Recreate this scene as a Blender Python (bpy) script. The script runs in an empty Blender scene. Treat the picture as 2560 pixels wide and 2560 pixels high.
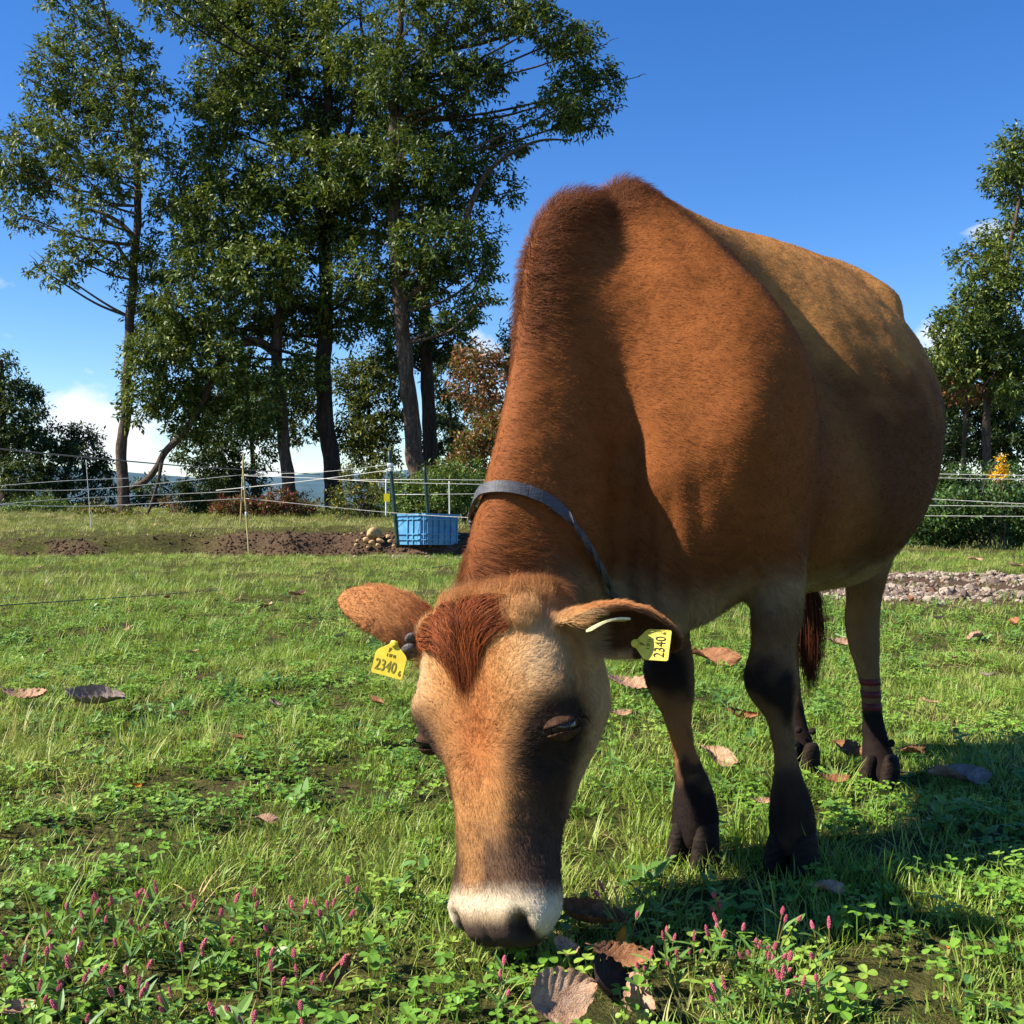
import bpy, bmesh, math, random, os
import numpy as np
from mathutils import Vector, Matrix, noise as mnoise

SC = bpy.context.scene
COL = SC.collection
RNG = np.random.default_rng(11)
random.seed(5)

# ------------------------------------------------------------------ camera, sky, sun, exposure
CAM_H = 0.68                      # a phone held low in front of the cow
F = 2745.0 / 2560.0               # focal length over picture width
HOR = 1240.0                      # picture row of the level line (2560 rows)
cam_d = bpy.data.cameras.new('camera')
cam_d.sensor_width = 36.0
cam_d.lens = 36.0 * F
cam_d.shift_y = (HOR - 1280.0) / 2560.0
cam_d.clip_start = 0.02
cam_d.clip_end = 20000.0
cam = bpy.data.objects.new('camera', cam_d)
cam.location = (0, 0, CAM_H)
cam.rotation_euler = (math.radians(90), 0, 0)
COL.objects.link(cam)
SC.camera = cam

SUN_DIR = Vector((-1.12, -0.19, 1.0)).normalized()      # towards the sun
SUN_EL = math.asin(SUN_DIR.z)
world = bpy.data.worlds.new('World')
SC.world = world
world.use_nodes = True
wn = world.node_tree.nodes
wl = world.node_tree.links
wn.clear()
w_out = wn.new('ShaderNodeOutputWorld')
w_bg = wn.new('ShaderNodeBackground')
w_sky = wn.new('ShaderNodeTexSky')
w_sky.sky_type = 'NISHITA'
w_sky.sun_disc = False
w_sky.sun_elevation = SUN_EL
w_sky.sun_rotation = math.atan2(SUN_DIR.x, SUN_DIR.y)
w_sky.altitude = 900.0
w_sky.air_density = 1.0
w_sky.dust_density = 0.15
w_sky.ozone_density = 4.0
w_bg.inputs['Strength'].default_value = 0.050
w_hsv = wn.new('ShaderNodeHueSaturation')
w_hsv.inputs['Saturation'].default_value = 1.28
w_hsv.inputs['Hue'].default_value = 0.510
w_hsv.inputs['Value'].default_value = 1.85
wl.new(w_sky.outputs[0], w_hsv.inputs['Color'])
# low cumulus: noise on the view direction, only near the skyline, all the way round
w_tc = wn.new('ShaderNodeTexCoord')
w_map = wn.new('ShaderNodeMapping')
w_map.inputs['Scale'].default_value = (9.0, 9.0, 15.0)
w_map.inputs['Location'].default_value = (0.35, 1.1, 0.2)
w_noi = wn.new('ShaderNodeTexNoise')
w_noi.inputs['Scale'].default_value = 1.5
w_noi.inputs['Detail'].default_value = 7.0
w_noi.inputs['Roughness'].default_value = 0.55
wl.new(w_tc.outputs['Generated'], w_map.inputs['Vector'])
wl.new(w_map.outputs[0], w_noi.inputs['Vector'])
w_sep = wn.new('ShaderNodeSeparateXYZ')
wl.new(w_tc.outputs['Generated'], w_sep.inputs[0])
w_lo = wn.new('ShaderNodeMapRange')
w_lo.inputs['From Min'].default_value = 0.02
w_lo.inputs['From Max'].default_value = 0.26
w_lo.inputs['To Min'].default_value = 0.095
w_lo.inputs['To Max'].default_value = -0.16
wl.new(w_sep.outputs['Z'], w_lo.inputs['Value'])
w_add = wn.new('ShaderNodeMath'); w_add.operation = 'ADD'
wl.new(w_noi.outputs['Fac'], w_add.inputs[0]); wl.new(w_lo.outputs[0], w_add.inputs[1])
w_cl = wn.new('ShaderNodeMapRange')
w_cl.inputs['From Min'].default_value = 0.60
w_cl.inputs['From Max'].default_value = 0.80
# a few separate puffs where the photograph has them, shaped by the same noise
w_sum = w_add.outputs[0]
for px, py, rx, rz, amp in ((240, 1045, .050, .028, .34), (285, 1110, .040, .018, .30), (345, 1250, .040, .020, .26), (1225, 900, .05, .045, .24), (2500, 570, .040, .018, .24), (2335, 862, .04, .020, .26), (760, 1225, .07, .022, .24), (-500, 1080, .12, .05, .30), (3300, 1000, .15, .06, .30)):
    dv = Vector(((px - 1280) / 2745.0, 1.0, -(py - HOR) / 2745.0)).normalized()
    sb = wn.new('ShaderNodeVectorMath'); sb.operation = 'SUBTRACT'; sb.inputs[1].default_value = dv
    wl.new(w_tc.outputs['Generated'], sb.inputs[0])
    ml = wn.new('ShaderNodeVectorMath'); ml.operation = 'MULTIPLY'; ml.inputs[1].default_value = (1 / rx, 1 / rx, 1 / rz)
    wl.new(sb.outputs[0], ml.inputs[0])
    lg = wn.new('ShaderNodeVectorMath'); lg.operation = 'LENGTH'; wl.new(ml.outputs[0], lg.inputs[0])
    mr = wn.new('ShaderNodeMapRange'); mr.interpolation_type = 'SMOOTHSTEP'
    mr.inputs['From Min'].default_value = 0.0; mr.inputs['From Max'].default_value = 1.25; mr.inputs['To Min'].default_value = amp; mr.inputs['To Max'].default_value = 0.0
    wl.new(lg.outputs['Value'], mr.inputs['Value'])
    ad = wn.new('ShaderNodeMath'); ad.operation = 'ADD'; wl.new(w_sum, ad.inputs[0]); wl.new(mr.outputs[0], ad.inputs[1])
    w_sum = ad.outputs[0]
wl.new(w_sum, w_cl.inputs['Value'])
w_mix = wn.new('ShaderNodeMix'); w_mix.data_type = 'RGBA'
wl.new(w_cl.outputs[0], w_mix.inputs[0])
wl.new(w_hsv.outputs[0], w_mix.inputs[6])
w_mix.inputs[7].default_value = (10.5, 10.8, 11.4, 1)
wl.new(w_mix.outputs[2], w_bg.inputs['Color'])
wl.new(w_bg.outputs[0], w_out.inputs['Surface'])

sun_d = bpy.data.lights.new('sun', 'SUN')
sun_d.energy = 5.0
sun_d.angle = math.radians(0.53)
sun_d.color = (1.0, 0.94, 0.85)
sun = bpy.data.objects.new('sun', sun_d)
sun.rotation_euler = SUN_DIR.to_track_quat('Z', 'Y').to_euler()
sun.location = (-6, -3, 8)
COL.objects.link(sun)

SC.view_settings.view_transform = 'Standard'
SC.view_settings.look = 'None'
SC.view_settings.exposure = 1.06
SC.view_settings.gamma = 1.0
SC.view_settings.use_curve_mapping = False
SC.render.engine = 'CYCLES'
SC.cycles.max_bounces = 5
SC.cycles.transparent_max_bounces = 8
SC.cycles.diffuse_bounces = 2
SC.cycles.sample_clamp_indirect = 6.0

# ------------------------------------------------------------------ helpers
FP = 2745.0
def U(px, py, Y):
    """world point that stands Y metres away and shows at source pixel (px, py)"""
    return np.array([(px - 1280.0) / FP * Y, Y, CAM_H - (py - HOR) / FP * Y])

def srgb(r, g, b):
    def f(c):
        c /= 255.0
        return c / 12.92 if c <= 0.04045 else ((c + 0.055) / 1.055) ** 2.4
    return (f(r), f(g), f(b))

def sst(a, b, x):
    t = np.clip((np.asarray(x, float) - a) / (b - a), 0, 1)
    return t * t * (3 - 2 * t)

def unit(v):
    v = np.asarray(v, float)
    n = np.linalg.norm(v, axis=-1, keepdims=True)
    return v / np.maximum(n, 1e-12)

def crom(P, m, closed=False):
    """Catmull-Rom through P (n, ...), m samples per span"""
    P = np.asarray(P, float)
    n = len(P)
    out = []
    spans = n if closed else n - 1
    for i in range(spans):
        if closed:
            p0, p1, p2, p3 = P[(i - 1) % n], P[i], P[(i + 1) % n], P[(i + 2) % n]
        else:
            p1, p2 = P[i], P[i + 1]
            p0 = P[i - 1] if i > 0 else 2 * p1 - p2
            p3 = P[i + 2] if i + 2 < n else 2 * p2 - p1
        for k in range(m):
            t = k / m
            out.append(0.5 * ((2 * p1) + (-p0 + p2) * t + (2 * p0 - 5 * p1 + 4 * p2 - p3) * t * t + (-p0 + 3 * p1 - 3 * p2 + p3) * t ** 3))
    if not closed:
        out.append(P[-1])
    return np.array(out)

class MB:
    """collects plain geometry for one mesh"""
    def __init__(self):
        self.v = []; self.f = []; self.n = 0; self.mi = []
    def add(self, v, f, mi=0):
        v = np.asarray(v, float).reshape(-1, 3)
        for q in f:
            self.f.append(tuple(int(i) + self.n for i in q)); self.mi.append(mi)
        self.v.append(v); self.n += len(v)
        return self
    def rings(self, R, cap=True, mi=0, closed_ring=True):
        R = np.asarray(R, float); S, K = R.shape[:2]
        f = []
        kk = K if closed_ring else K - 1
        for i in range(S - 1):
            for j in range(kk):
                a = i * K + j; b = i * K + (j + 1) % K
                f.append((a, b, b + K, a + K))
        v = R.reshape(-1, 3)
        if cap and closed_ring:
            v = np.vstack([v, R[0].mean(0), R[-1].mean(0)])
            c0, c1 = S * K, S * K + 1
            for j in range(K):
                f.append((c0, (j + 1) % K, j))
                f.append((c1, (S - 1) * K + j, (S - 1) * K + (j + 1) % K))
        return self.add(v, f, mi)
    def tube(self, pts, rad, k=6, mi=0, cap=True):
        pts = np.asarray(pts, float)
        rad = np.broadcast_to(np.asarray(rad, float), (len(pts),))
        tan = unit(np.gradient(pts, axis=0))
        up = np.array([0, 0, 1.0]) if abs(tan[0][2]) < 0.9 else np.array([1.0, 0, 0])
        a = unit(np.cross(tan[0], up)); R = []
        for p, t, r in zip(pts, tan, rad):
            a = unit(a - t * np.dot(a, t)); b = np.cross(t, a)
            th = np.arange(k) * 2 * math.pi / k
            R.append(p + r * (np.cos(th)[:, None] * a + np.sin(th)[:, None] * b))
        return self.rings(np.array(R), cap, mi)
    def box(self, c, sx, sy, sz, M=None, mi=0):
        q = np.array([[x, y, z] for x in (-1, 1) for y in (-1, 1) for z in (-1, 1)], float) * np.array([sx, sy, sz]) / 2
        if M is not None:
            q = q @ np.asarray(M).T
        f = [(0, 1, 3, 2), (4, 6, 7, 5), (0, 4, 5, 1), (2, 3, 7, 6), (0, 2, 6, 4), (1, 5, 7, 3)]
        return self.add(q + np.asarray(c), f, mi)
    def mesh(self, name, smooth=False):
        me = bpy.data.meshes.new(name)
        me.from_pydata(np.vstack(self.v).tolist(), [], self.f)
        if any(self.mi):
            me.polygons.foreach_set('material_index', self.mi)
        me.update()
        if smooth:
            me.polygons.foreach_set('use_smooth', [True] * len(me.polygons))
        return me

def link(name, data, mat=None, parent=None, smooth=None):
    o = bpy.data.objects.new(name, data)
    if mat is not None and data is not None:
        for m in (mat if isinstance(mat, (list, tuple)) else [mat]):
            data.materials.append(m)
    if smooth and data is not None:
        data.polygons.foreach_set('use_smooth', [True] * len(data.polygons))
    if parent is not None:
        o.parent = parent
    COL.objects.link(o)
    return o

def empty(name, loc=(0, 0, 0), rz=0.0):
    o = bpy.data.objects.new(name, None)
    o.location = loc; o.rotation_euler = (0, 0, rz); o.empty_display_size = 0.1
    COL.objects.link(o)
    return o

def tag(o, label=None, cat=None, group=None, kind=None):
    if label: o['label'] = label
    if cat: o['category'] = cat
    if group: o['group'] = group
    if kind: o['kind'] = kind
    return o

def copy_tree(o, parent=None):
    c = o.copy(); COL.objects.link(c)
    if parent is not None: c.parent = parent
    for ch in list(o.children):
        copy_tree(ch, c)
    return c

def mesh_np(name, verts, faces_flat, face_len, smooth=False):
    """fast mesh from numpy: verts (n,3), faces of one size (m, face_len)"""
    me = bpy.data.meshes.new(name)
    verts = np.ascontiguousarray(verts, dtype=np.float32)
    fl = np.ascontiguousarray(faces_flat, dtype=np.int32).reshape(-1)
    m = len(fl) // face_len
    me.vertices.add(len(verts)); me.vertices.foreach_set('co', verts.reshape(-1))
    me.loops.add(len(fl)); me.loops.foreach_set('vertex_index', fl)
    me.polygons.add(m)
    me.polygons.foreach_set('loop_start', np.arange(m, dtype=np.int32) * face_len)
    me.polygons.foreach_set('loop_total', np.full(m, face_len, dtype=np.int32))
    if smooth: me.polygons.foreach_set('use_smooth', np.ones(m, dtype=bool))
    me.update(calc_edges=True); me.validate()
    return me

def vcol(me, name, cols):
    at = me.attributes.new(name, 'FLOAT_COLOR', 'POINT')
    c = np.ones((len(cols), 4), np.float32); c[:, :3] = cols
    at.data.foreach_set('color', c.reshape(-1))

# ------------------------------------------------------------------ materials
class Mat:
    def __init__(self, name, rough=0.6, spec=0.3, color=None):
        self.m = bpy.data.materials.new(name); self.m.use_nodes = True
        self.nt = self.m.node_tree; self.N = self.nt.nodes; self.L = self.nt.links
        self.b = self.N['Principled BSDF']
        self.b.inputs['Roughness'].default_value = rough
        self.b.inputs['Specular IOR Level'].default_value = spec
        if color: self.b.inputs['Base Color'].default_value = (*color, 1)
        self._tc = None
    def coord(self, kind='Object', scale=(1, 1, 1)):
        if self._tc is None: self._tc = self.N.new('ShaderNodeTexCoord')
        mp = self.N.new('ShaderNodeMapping'); mp.inputs['Scale'].default_value = scale
        self.L.new(self._tc.outputs[kind], mp.inputs['Vector'])
        return mp.outputs[0]
    def noise(self, scale, detail=4, rough=0.55, vec=None, stretch=(1, 1, 1), kind='Object'):
        n = self.N.new('ShaderNodeTexNoise')
        n.inputs['Scale'].default_value = scale; n.inputs['Detail'].default_value = detail
        n.inputs['Roughness'].default_value = rough
        self.L.new(vec or self.coord(kind, stretch), n.inputs['Vector'])
        return n.outputs['Fac']
    def ramp(self, fac, stops):
        r = self.N.new('ShaderNodeValToRGB')
        while len(r.color_ramp.elements) < len(stops): r.color_ramp.elements.new(0.5)
        for e, (p, c) in zip(r.color_ramp.elements, stops):
            e.position = p; e.color = (*c, 1) if len(c) == 3 else c
        self.L.new(fac, r.inputs['Fac'])
        return r.outputs['Color']
    def mix(self, fac, a, b, mode='MIX'):
        n = self.N.new('ShaderNodeMix'); n.data_type = 'RGBA'; n.blend_type = mode
        for idx, val in ((0, fac), (6, a), (7, b)):
            if isinstance(val, (int, float)): n.inputs[idx].default_value = val
            elif isinstance(val, tuple): n.inputs[idx].default_value = (*val, 1) if len(val) == 3 else val
            else: self.L.new(val, n.inputs[idx])
        return n.outputs[2]
    def math(self, op, a, b=0.0):
        n = self.N.new('ShaderNodeMath'); n.operation = op
        for i, val in ((0, a), (1, b)):
            if isinstance(val, (int, float)): n.inputs[i].default_value = val
            else: self.L.new(val, n.inputs[i])
        return n.outputs[0]
    def attr(self, name):
        a = self.N.new('ShaderNodeAttribute'); a.attribute_name = name
        return a
    def base(self, sock): self.L.new(sock, self.b.inputs['Base Color']); return self
    def bump(self, h, strength=0.3, dist=0.01):
        bp = self.N.new('ShaderNodeBump'); bp.inputs['Strength'].default_value = strength
        bp.inputs['Distance'].default_value = dist
        self.L.new(h, bp.inputs['Height']); self.L.new(bp.outputs[0], self.b.inputs['Normal']); return self

def simple_mat(name, c1, c2, scale=8.0, rough=0.6, spec=0.3, bump=0.0, stretch=(1, 1, 1), detail=5, dist=0.01):
    M = Mat(name, rough, spec)
    n = M.noise(scale, detail, 0.6, stretch=stretch)
    M.base(M.ramp(n, [(0.3, c1), (0.7, c2)]))
    if bump: M.bump(n, bump, dist)
    return M.m
# ------------------------------------------------------------------ the cow
B0 = np.array([0.43, 2.05, 0.0])                     # under the chest, between the front hooves
bk = unit(np.array([0.55, 0.835, 0.0]))              # towards the tail
lf = unit(np.array([0.835, -0.55, 0.0]))             # towards the cow's left side
UPV = np.array([0, 0, 1.0])

def lean(s, z):
    return (0.285 - 0.12 * s) * z / 1.25 + 0.05 * s
def T(s, t, z):
    if t < 0 and s < .12: t *= .80 + .2 * float(sst(-.05, .12, s))
    return B0 + s * bk + (t - lean(s, z)) * lf + z * UPV
def to_cow(P):
    """world -> (s, t, z) of the trunk"""
    d = P - B0
    z = d[:, 2]; s = d @ bk
    return s, d @ lf + lean(s, z), z

TORSO = [
 (-.17, [(0,.90),(.05,.885),(.09,.85),(.115,.79),(.115,.72),(.095,.64),(.06,.56),(.03,.52),(0,.505)]),
 (-.125, [(0,1.00),(.07,.98),(.15,.94),(.215,.88),(.235,.80),(.185,.67),(.11,.55),(.05,.46),(0,.435)]),
 (-.045, [(0,1.17),(.07,1.155),(.16,1.08),(.247,1.0),(.288,.87),(.235,.68),(.14,.54),(.06,.455),(0,.43)]),
 ( .065, [(0,1.325),(.05,1.30),(.14,1.215),(.25,1.07),(.302,.90),(.255,.70),(.155,.55),(.075,.475),(0,.46)]),
 ( .19, [(0,1.32),(.05,1.305),(.135,1.225),(.228,1.06),(.278,.87),(.268,.68),(.2,.56),(.1,.50),(0,.485)]),
 ( .36, [(0,1.300),(.06,1.292),(.17,1.22),(.275,1.06),(.335,.85),(.33,.67),(.25,.55),(.13,.485),(0,.475)]),
 ( .54, [(0,1.31),(.07,1.30),(.20,1.235),(.335,1.07),(.395,.87),(.35,.67),(.25,.535),(.14,.475),(0,.465)]),
 ( .70, [(0,1.305),(.07,1.30),(.20,1.245),(.335,1.09),(.39,.89),(.335,.69),(.235,.56),(.13,.49),(0,.48)]),
 ( .84, [(0,1.295),(.08,1.29),(.20,1.255),(.278,1.16),(.315,.95),(.30,.77),(.23,.63),(.12,.56),(0,.55)]),
 (1.00, [(0,1.25),(.07,1.24),(.16,1.18),(.225,1.06),(.26,.92),(.255,.79),(.2,.67),(.1,.61),(0,.60)]),
 (1.17, [(0,1.22),(.06,1.21),(.12,1.15),(.17,1.05),(.2,.92),(.19,.82),(.14,.72),(.07,.68),(0,.67)]),
 (1.27, [(0,1.15),(.03,1.14),(.07,1.1),(.09,1.03),(.1,.95),(.09,.88),(.07,.82),(.03,.8),(0,.79)]),
]
def torso_mesh(mb):
    R = []
    for s, pr in TORSO:
        pts = pr + [(-t, z) for t, z in reversed(pr[1:-1])]
        R.append([T(s, t, z) for t, z in pts])
    R = crom(np.array(R), 6)
    R2 = np.stack([crom(r, 3, closed=True) for r in R])
    mb.rings(R2)

NECK = [  # dorsal line in the picture (px, py, distance), depth, half width, sharpness of the crest
 (1545, 520, 2.30, .50, .13, .5),
 (1440, 478, 2.175, .53, .125, .45),
 (1350, 558, 2.075, .51, .120, .42),
 (1320, 705, 2.01, .47, .120, .45),
 (1305, 880, 1.955, .44, .122, .5),
 (1280, 1040, 1.905, .41, .120, .55),
 (1248, 1190, 1.865, .375, .117, .6),
 (1212, 1340, 1.83, .35, .116, .65),
 (1193, 1470, 1.81, .305, .112, .7),
 (1196, 1590, 1.80, .25, .095, .75),
]
NECK_D = np.array([U(a, b, c) for a, b, c, *_ in NECK])
NECK_TAN = unit(np.gradient(NECK_D, axis=0))
NECK_N = []
for t in NECK_TAN:
    n = -bk - t * np.dot(-bk, t)
    NECK_N.append(unit(n))
NECK_N = np.array(NECK_N)
NECK_N[0] = unit(NECK_N[1] * .6 + UPV * .6); NECK_N[1] = unit(NECK_N[1] + UPV * .35)
def neck_mesh(mb):
    K = 28; R = []
    for D, t, n, (a, b, c, dep, hw, sh) in zip(NECK_D, NECK_TAN, NECK_N, NECK):
        L = unit(np.cross(n, t))
        if np.dot(L, lf) < 0: L = -L
        ring = []
        for k in range(K):
            th = 2 * math.pi * k / K
            c_, s_ = math.cos(th), math.sin(th)
            y = (1 - c_) / 2 * dep                      # 0 dorsal .. dep ventral
            x = hw * math.copysign(abs(s_) ** 0.85, s_)
            if c_ > 0: x *= (1 - (1 - sh) * c_ ** 2)      # narrow crest
            ring.append(D - n * y + L * x)
        R.append(ring)
    mb.rings(crom(np.array(R), 5))
    # where the neck runs into the shoulder, and the dewlap between throat and brisket
    th = np.linspace(0, math.pi, 12); ph = np.arange(20) * 2 * math.pi / 20
    for c, r in ((U(1490, 840, 2.145), .13),):
        mb.rings(np.array([[c + r * np.array([math.sin(a) * math.cos(p), math.sin(a) * math.sin(p), math.cos(a)]) for p in ph] for a in th]), cap=False)
    R = []
    for px, py, Y, wl, wd in ((1480,1120,2.13,.06,.12),(1510,1260,2.11,.05,.12),(1540,1380,2.09,.045,.12),(1590,1470,2.07,.045,.12),(1655,1530,2.06,.045,.11),(1720,1550,2.05,.045,.08)):
        t2 = np.arange(20) * 2 * math.pi / 20
        R.append(U(px, py, Y) + wl * np.cos(t2)[:, None] * lf + wd * np.sin(t2)[:, None] * unit(bk * .8 + UPV * .35))
    mb.rings(crom(np.array(R), 4))

LEGS = {
 'LF': [(1800,930,2.14,.085,.13),(1850,1080,2.12,.085,.135),(1897,1220,2.115,.08,.115),(1928,1340,2.11,.066,.085),(1944,1450,2.10,.053,.064),
        (1941,1555,2.09,.047,.056),(1931,1635,2.08,.047,.050),(1929,1690,2.075,.0495,.050),(1932,1742,2.07,.046,.046),
        (1952,1812,2.065,.0265,.031),(1964,1888,2.055,.0235,.029),(1972,1955,2.045,.031,.037),(1978,2010,2.035,.041,.043),(1981,2062,2.025,.045,.047),(1982,2095,2.02,.042,.045),(1982,2125,2.015,.036,.038),(1982,2142,2.01,.026,.03)],
 'RF': [(1560,1000,2.33,.085,.13),(1590,1200,2.30,.085,.12),(1630,1350,2.26,.068,.09),(1655,1470,2.22,.055,.065),
        (1670,1580,2.18,.048,.055),(1674,1690,2.15,.047,.050),(1683,1745,2.14,.044,.046),(1697,1812,2.13,.0275,.031),
        (1714,1881,2.12,.025,.029),(1729,1943,2.11,.034,.037),(1738,2011,2.10,.043,.045),(1738,2058,2.09,.048,.048),(1738,2085,2.085,.044,.046),(1738,2112,2.08,.036,.038),(1738,2126,2.075,.026,.03)],
 'LH': [(2130,1010,2.80,.10,.22),(2150,1150,2.79,.10,.20),(2165,1280,2.80,.088,.15),(2172,1380,2.82,.062,.10),(2162,1470,2.86,.045,.07),(2155,1545,2.89,.043,.062),
        (2160,1610,2.89,.040,.054),(2172,1680,2.87,.030,.038),(2178,1740,2.86,.0255,.033),(2183,1800,2.84,.028,.034),(2190,1855,2.83,.036,.040),
        (2196,1900,2.81,.044,.046),(2200,1930,2.79,.044,.046),(2201,1950,2.785,.034,.036),(2202,1962,2.78,.026,.03)],
 'RH': [(1900,1010,3.05,.10,.22),(1930,1150,3.03,.10,.20),(1955,1290,3.0,.085,.15),(1965,1390,3.0,.06,.10),(1960,1470,3.02,.046,.07),(1957,1540,3.04,.044,.062),
        (1962,1600,3.02,.040,.054),(1972,1670,2.99,.030,.038),(1980,1730,2.96,.026,.033),(1988,1790,2.93,.028,.034),(1996,1840,2.90,.036,.040),
        (2000,1880,2.87,.043,.046),(2002,1905,2.84,.043,.046),(2003,1925,2.83,.034,.036),(2004,1938,2.82,.026,.03)],
}
LEGP = {k: np.array([U(a, b, c) for a, b, c, *_ in v]) for k, v in LEGS.items()}
def leg_mesh(mb, key):
    K = 20; R = []
    for P, (_, _, _, wl, wd) in zip(LEGP[key], LEGS[key]):
        th = np.arange(K) * 2 * math.pi / K
        R.append(P + wl * np.cos(th)[:, None] * lf + wd * np.sin(th)[:, None] * bk)
    mb.rings(crom(np.array(R), 4))

# head frame: u runs down the face, v out of the face, x to the cow's left
HP = U(1168, 1508, 1.715)
HN = U(1208, 2372, 1.575)
ha = unit(HN - HP)
hn = np.array([-.60, -.80, 0.0]); hn = unit(hn - ha * np.dot(hn, ha))
hl = np.cross(ha, hn)
if hl[0] < 0: hl = -hl
HL = np.linalg.norm(HN - HP)          # about 0.49
HS = HL / 0.50
HW, HD = 1.14, 1.12
def hwf(u):
    return np.interp(u, [.0, .06, .20, .30, .40, .5], [1.0, 1.08, 1.08, .98, .92, .90])
def H(x, u, y):
    """head point: x to the left, u down from the poll, y back from the face line (metres)"""
    return HP + hl * x * HW * hwf(u) + ha * u * HS - hn * y * HD
def to_head(P):
    d = P - HP
    u = (d @ ha) / HS
    return (d @ hl) / (HW * hwf(u)), u, -(d @ hn) / HD
HEAD = [
 (-.035,[(0,.06),(.03,.06),(.05,.065),(.065,.08),(.07,.10),(.066,.13),(.05,.15),(.03,.165),(0,.17)]),
 (-.015,[(0,.012),(.035,.014),(.062,.022),(.078,.045),(.084,.08),(.08,.12),(.065,.15),(.035,.17),(0,.178)]),
 (.02, [(0,0),(.04,.001),(.073,.012),(.089,.036),(.095,.075),(.09,.12),(.072,.16),(.04,.19),(0,.195)]),
 (.07, [(0,.002),(.045,.0),(.083,.009),(.104,.032),(.108,.075),(.102,.13),(.083,.18),(.045,.215),(0,.22)]),
 (.12, [(0,.006),(.048,.001),(.092,.008),(.116,.034),(.113,.08),(.104,.14),(.084,.195),(.045,.228),(0,.232)]),
 (.17, [(0,.008),(.047,.003),(.091,.010),(.117,.038),(.111,.085),(.10,.14),(.082,.19),(.045,.222),(0,.226)]),
 (.22, [(0,.008),(.048,.004),(.077,.019),(.095,.05),(.098,.09),(.091,.135),(.072,.175),(.04,.20),(0,.204)]),
 (.28, [(0,.008),(.042,.004),(.062,.021),(.076,.053),(.081,.085),(.076,.118),(.06,.15),(.035,.168),(0,.172)]),
 (.34, [(0,.008),(.039,.004),(.056,.020),(.068,.049),(.071,.075),(.066,.1),(.052,.122),(.03,.137),(0,.14)]),
 (.39, [(0,.006),(.039,.004),(.059,.017),(.072,.042),(.073,.066),(.067,.09),(.052,.108),(.03,.12),(0,.123)]),
 (.43, [(0,.001),(.04,.001),(.068,.012),(.082,.036),(.082,.062),(.074,.085),(.056,.103),(.03,.113),(0,.115)]),
 (.46, [(0,.001),(.042,.002),(.070,.013),(.083,.035),(.082,.060),(.073,.081),(.055,.097),(.03,.106),(0,.108)]),
 (.485,[(0,.010),(.038,.011),(.060,.020),(.070,.037),(.069,.056),(.061,.073),(.046,.086),(.026,.094),(0,.096)]),
 (.503,[(0,.030),(.024,.031),(.040,.036),(.048,.044),(.047,.054),(.041,.064),(.03,.072),(.016,.077),(0,.078)]),
]
def head_mesh(mb):
    R = []
    for u, pr in HEAD:
        pts = pr + [(-x, y) for x, y in reversed(pr[1:-1])]
        R.append([H(x, u, y) for x, y in pts])
    R = crom(np.array(R), 5)
    mb.rings(np.stack([crom(r, 3, closed=True) for r in R]))
    # brow bumps and horn buds at the poll corners
    for sx in (-1, 1):
        for (x, u, y, r) in ((.072, .035, .022, .030),):
            th = np.linspace(0, math.pi, 9); ph = np.arange(12) * 2 * math.pi / 12
            R = np.array([[H(sx * x, u, y) + r * (math.cos(a) * hl + math.sin(a) * (math.cos(p) * ha + math.sin(p) * hn)) for p in ph] for a in th])
            mb.rings(R, cap=False)

# ears: cupped shells; root, tip, normal of the opening
EARS = {
 'L': dict(root=H(.088, .045, .075), tip=U(1702, 1618, 1.64), open=unit(np.array([0.14, -0.72, -0.68])), w=.066),
 'R': dict(root=H(-.088, .050, .095), tip=U(846, 1500, 1.85), open=unit(np.array([0.25, 0.55, -0.80])), w=.058),
}
def ear_frame(e):
    ax = e['tip'] - e['root']; ln = np.linalg.norm(ax); ax = ax / ln
    o = e['open'] - ax * np.dot(e['open'], ax); o = unit(o)
    return ax, ln, o, np.cross(ax, o)
def ear_pt(e, v, q):
    """v along 0..1, q across -1..1; cup bends towards the opening side"""
    ax, ln, o, sd = ear_frame(e)
    w = e['w'] * np.interp(v, [0, .12, .3, .5, .7, .85, .95, 1.0], [.50, .62, .88, 1.0, .93, .70, .42, .12])
    cup = np.interp(v, [0, .15, .4, .75, 1.0], [1.75, 1.55, 1.05, .75, .55])
    th = q * cup
    r = w / max(math.sin(min(cup, math.pi / 2)), .35)
    bend = -.018 * math.sin(v * math.pi * .9)
    return e['root'] + ax * ln * v + sd * r * math.sin(th) + o * (r * (1 - math.cos(th)) - .35 * w + bend)
def ear_mesh(mb, e, thick=.0085):
    NV, NQ = 26, 15
    G = np.array([[ear_pt(e, v, q) for q in np.linspace(-1, 1, NQ)] for v in np.linspace(-.06, 1, NV)])
    du = np.gradient(G, axis=0); dv = np.gradient(G, axis=1)
    nn = unit(np.cross(du, dv))
    R = []
    for i in range(NV):
        top = G[i] + nn[i] * thick / 2; bot = G[i] - nn[i] * thick / 2
        R.append(np.vstack([top, bot[::-1]]))
    mb.rings(np.array(R))

def remesh(mb, voxel, smooth_it, name):
    me = mb.mesh(name + '_raw')
    o = bpy.data.objects.new(name + '_tmp', me); COL.objects.link(o)
    m = o.modifiers.new('r', 'REMESH'); m.mode = 'VOXEL'; m.voxel_size = voxel
    if smooth_it:
        sm = o.modifiers.new('s', 'SMOOTH'); sm.factor = .5; sm.iterations = smooth_it
    dg = bpy.context.evaluated_depsgraph_get()
    out = bpy.data.meshes.new_from_object(o.evaluated_get(dg))
    bpy.data.objects.remove(o); bpy.data.meshes.remove(me)
    return out

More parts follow.
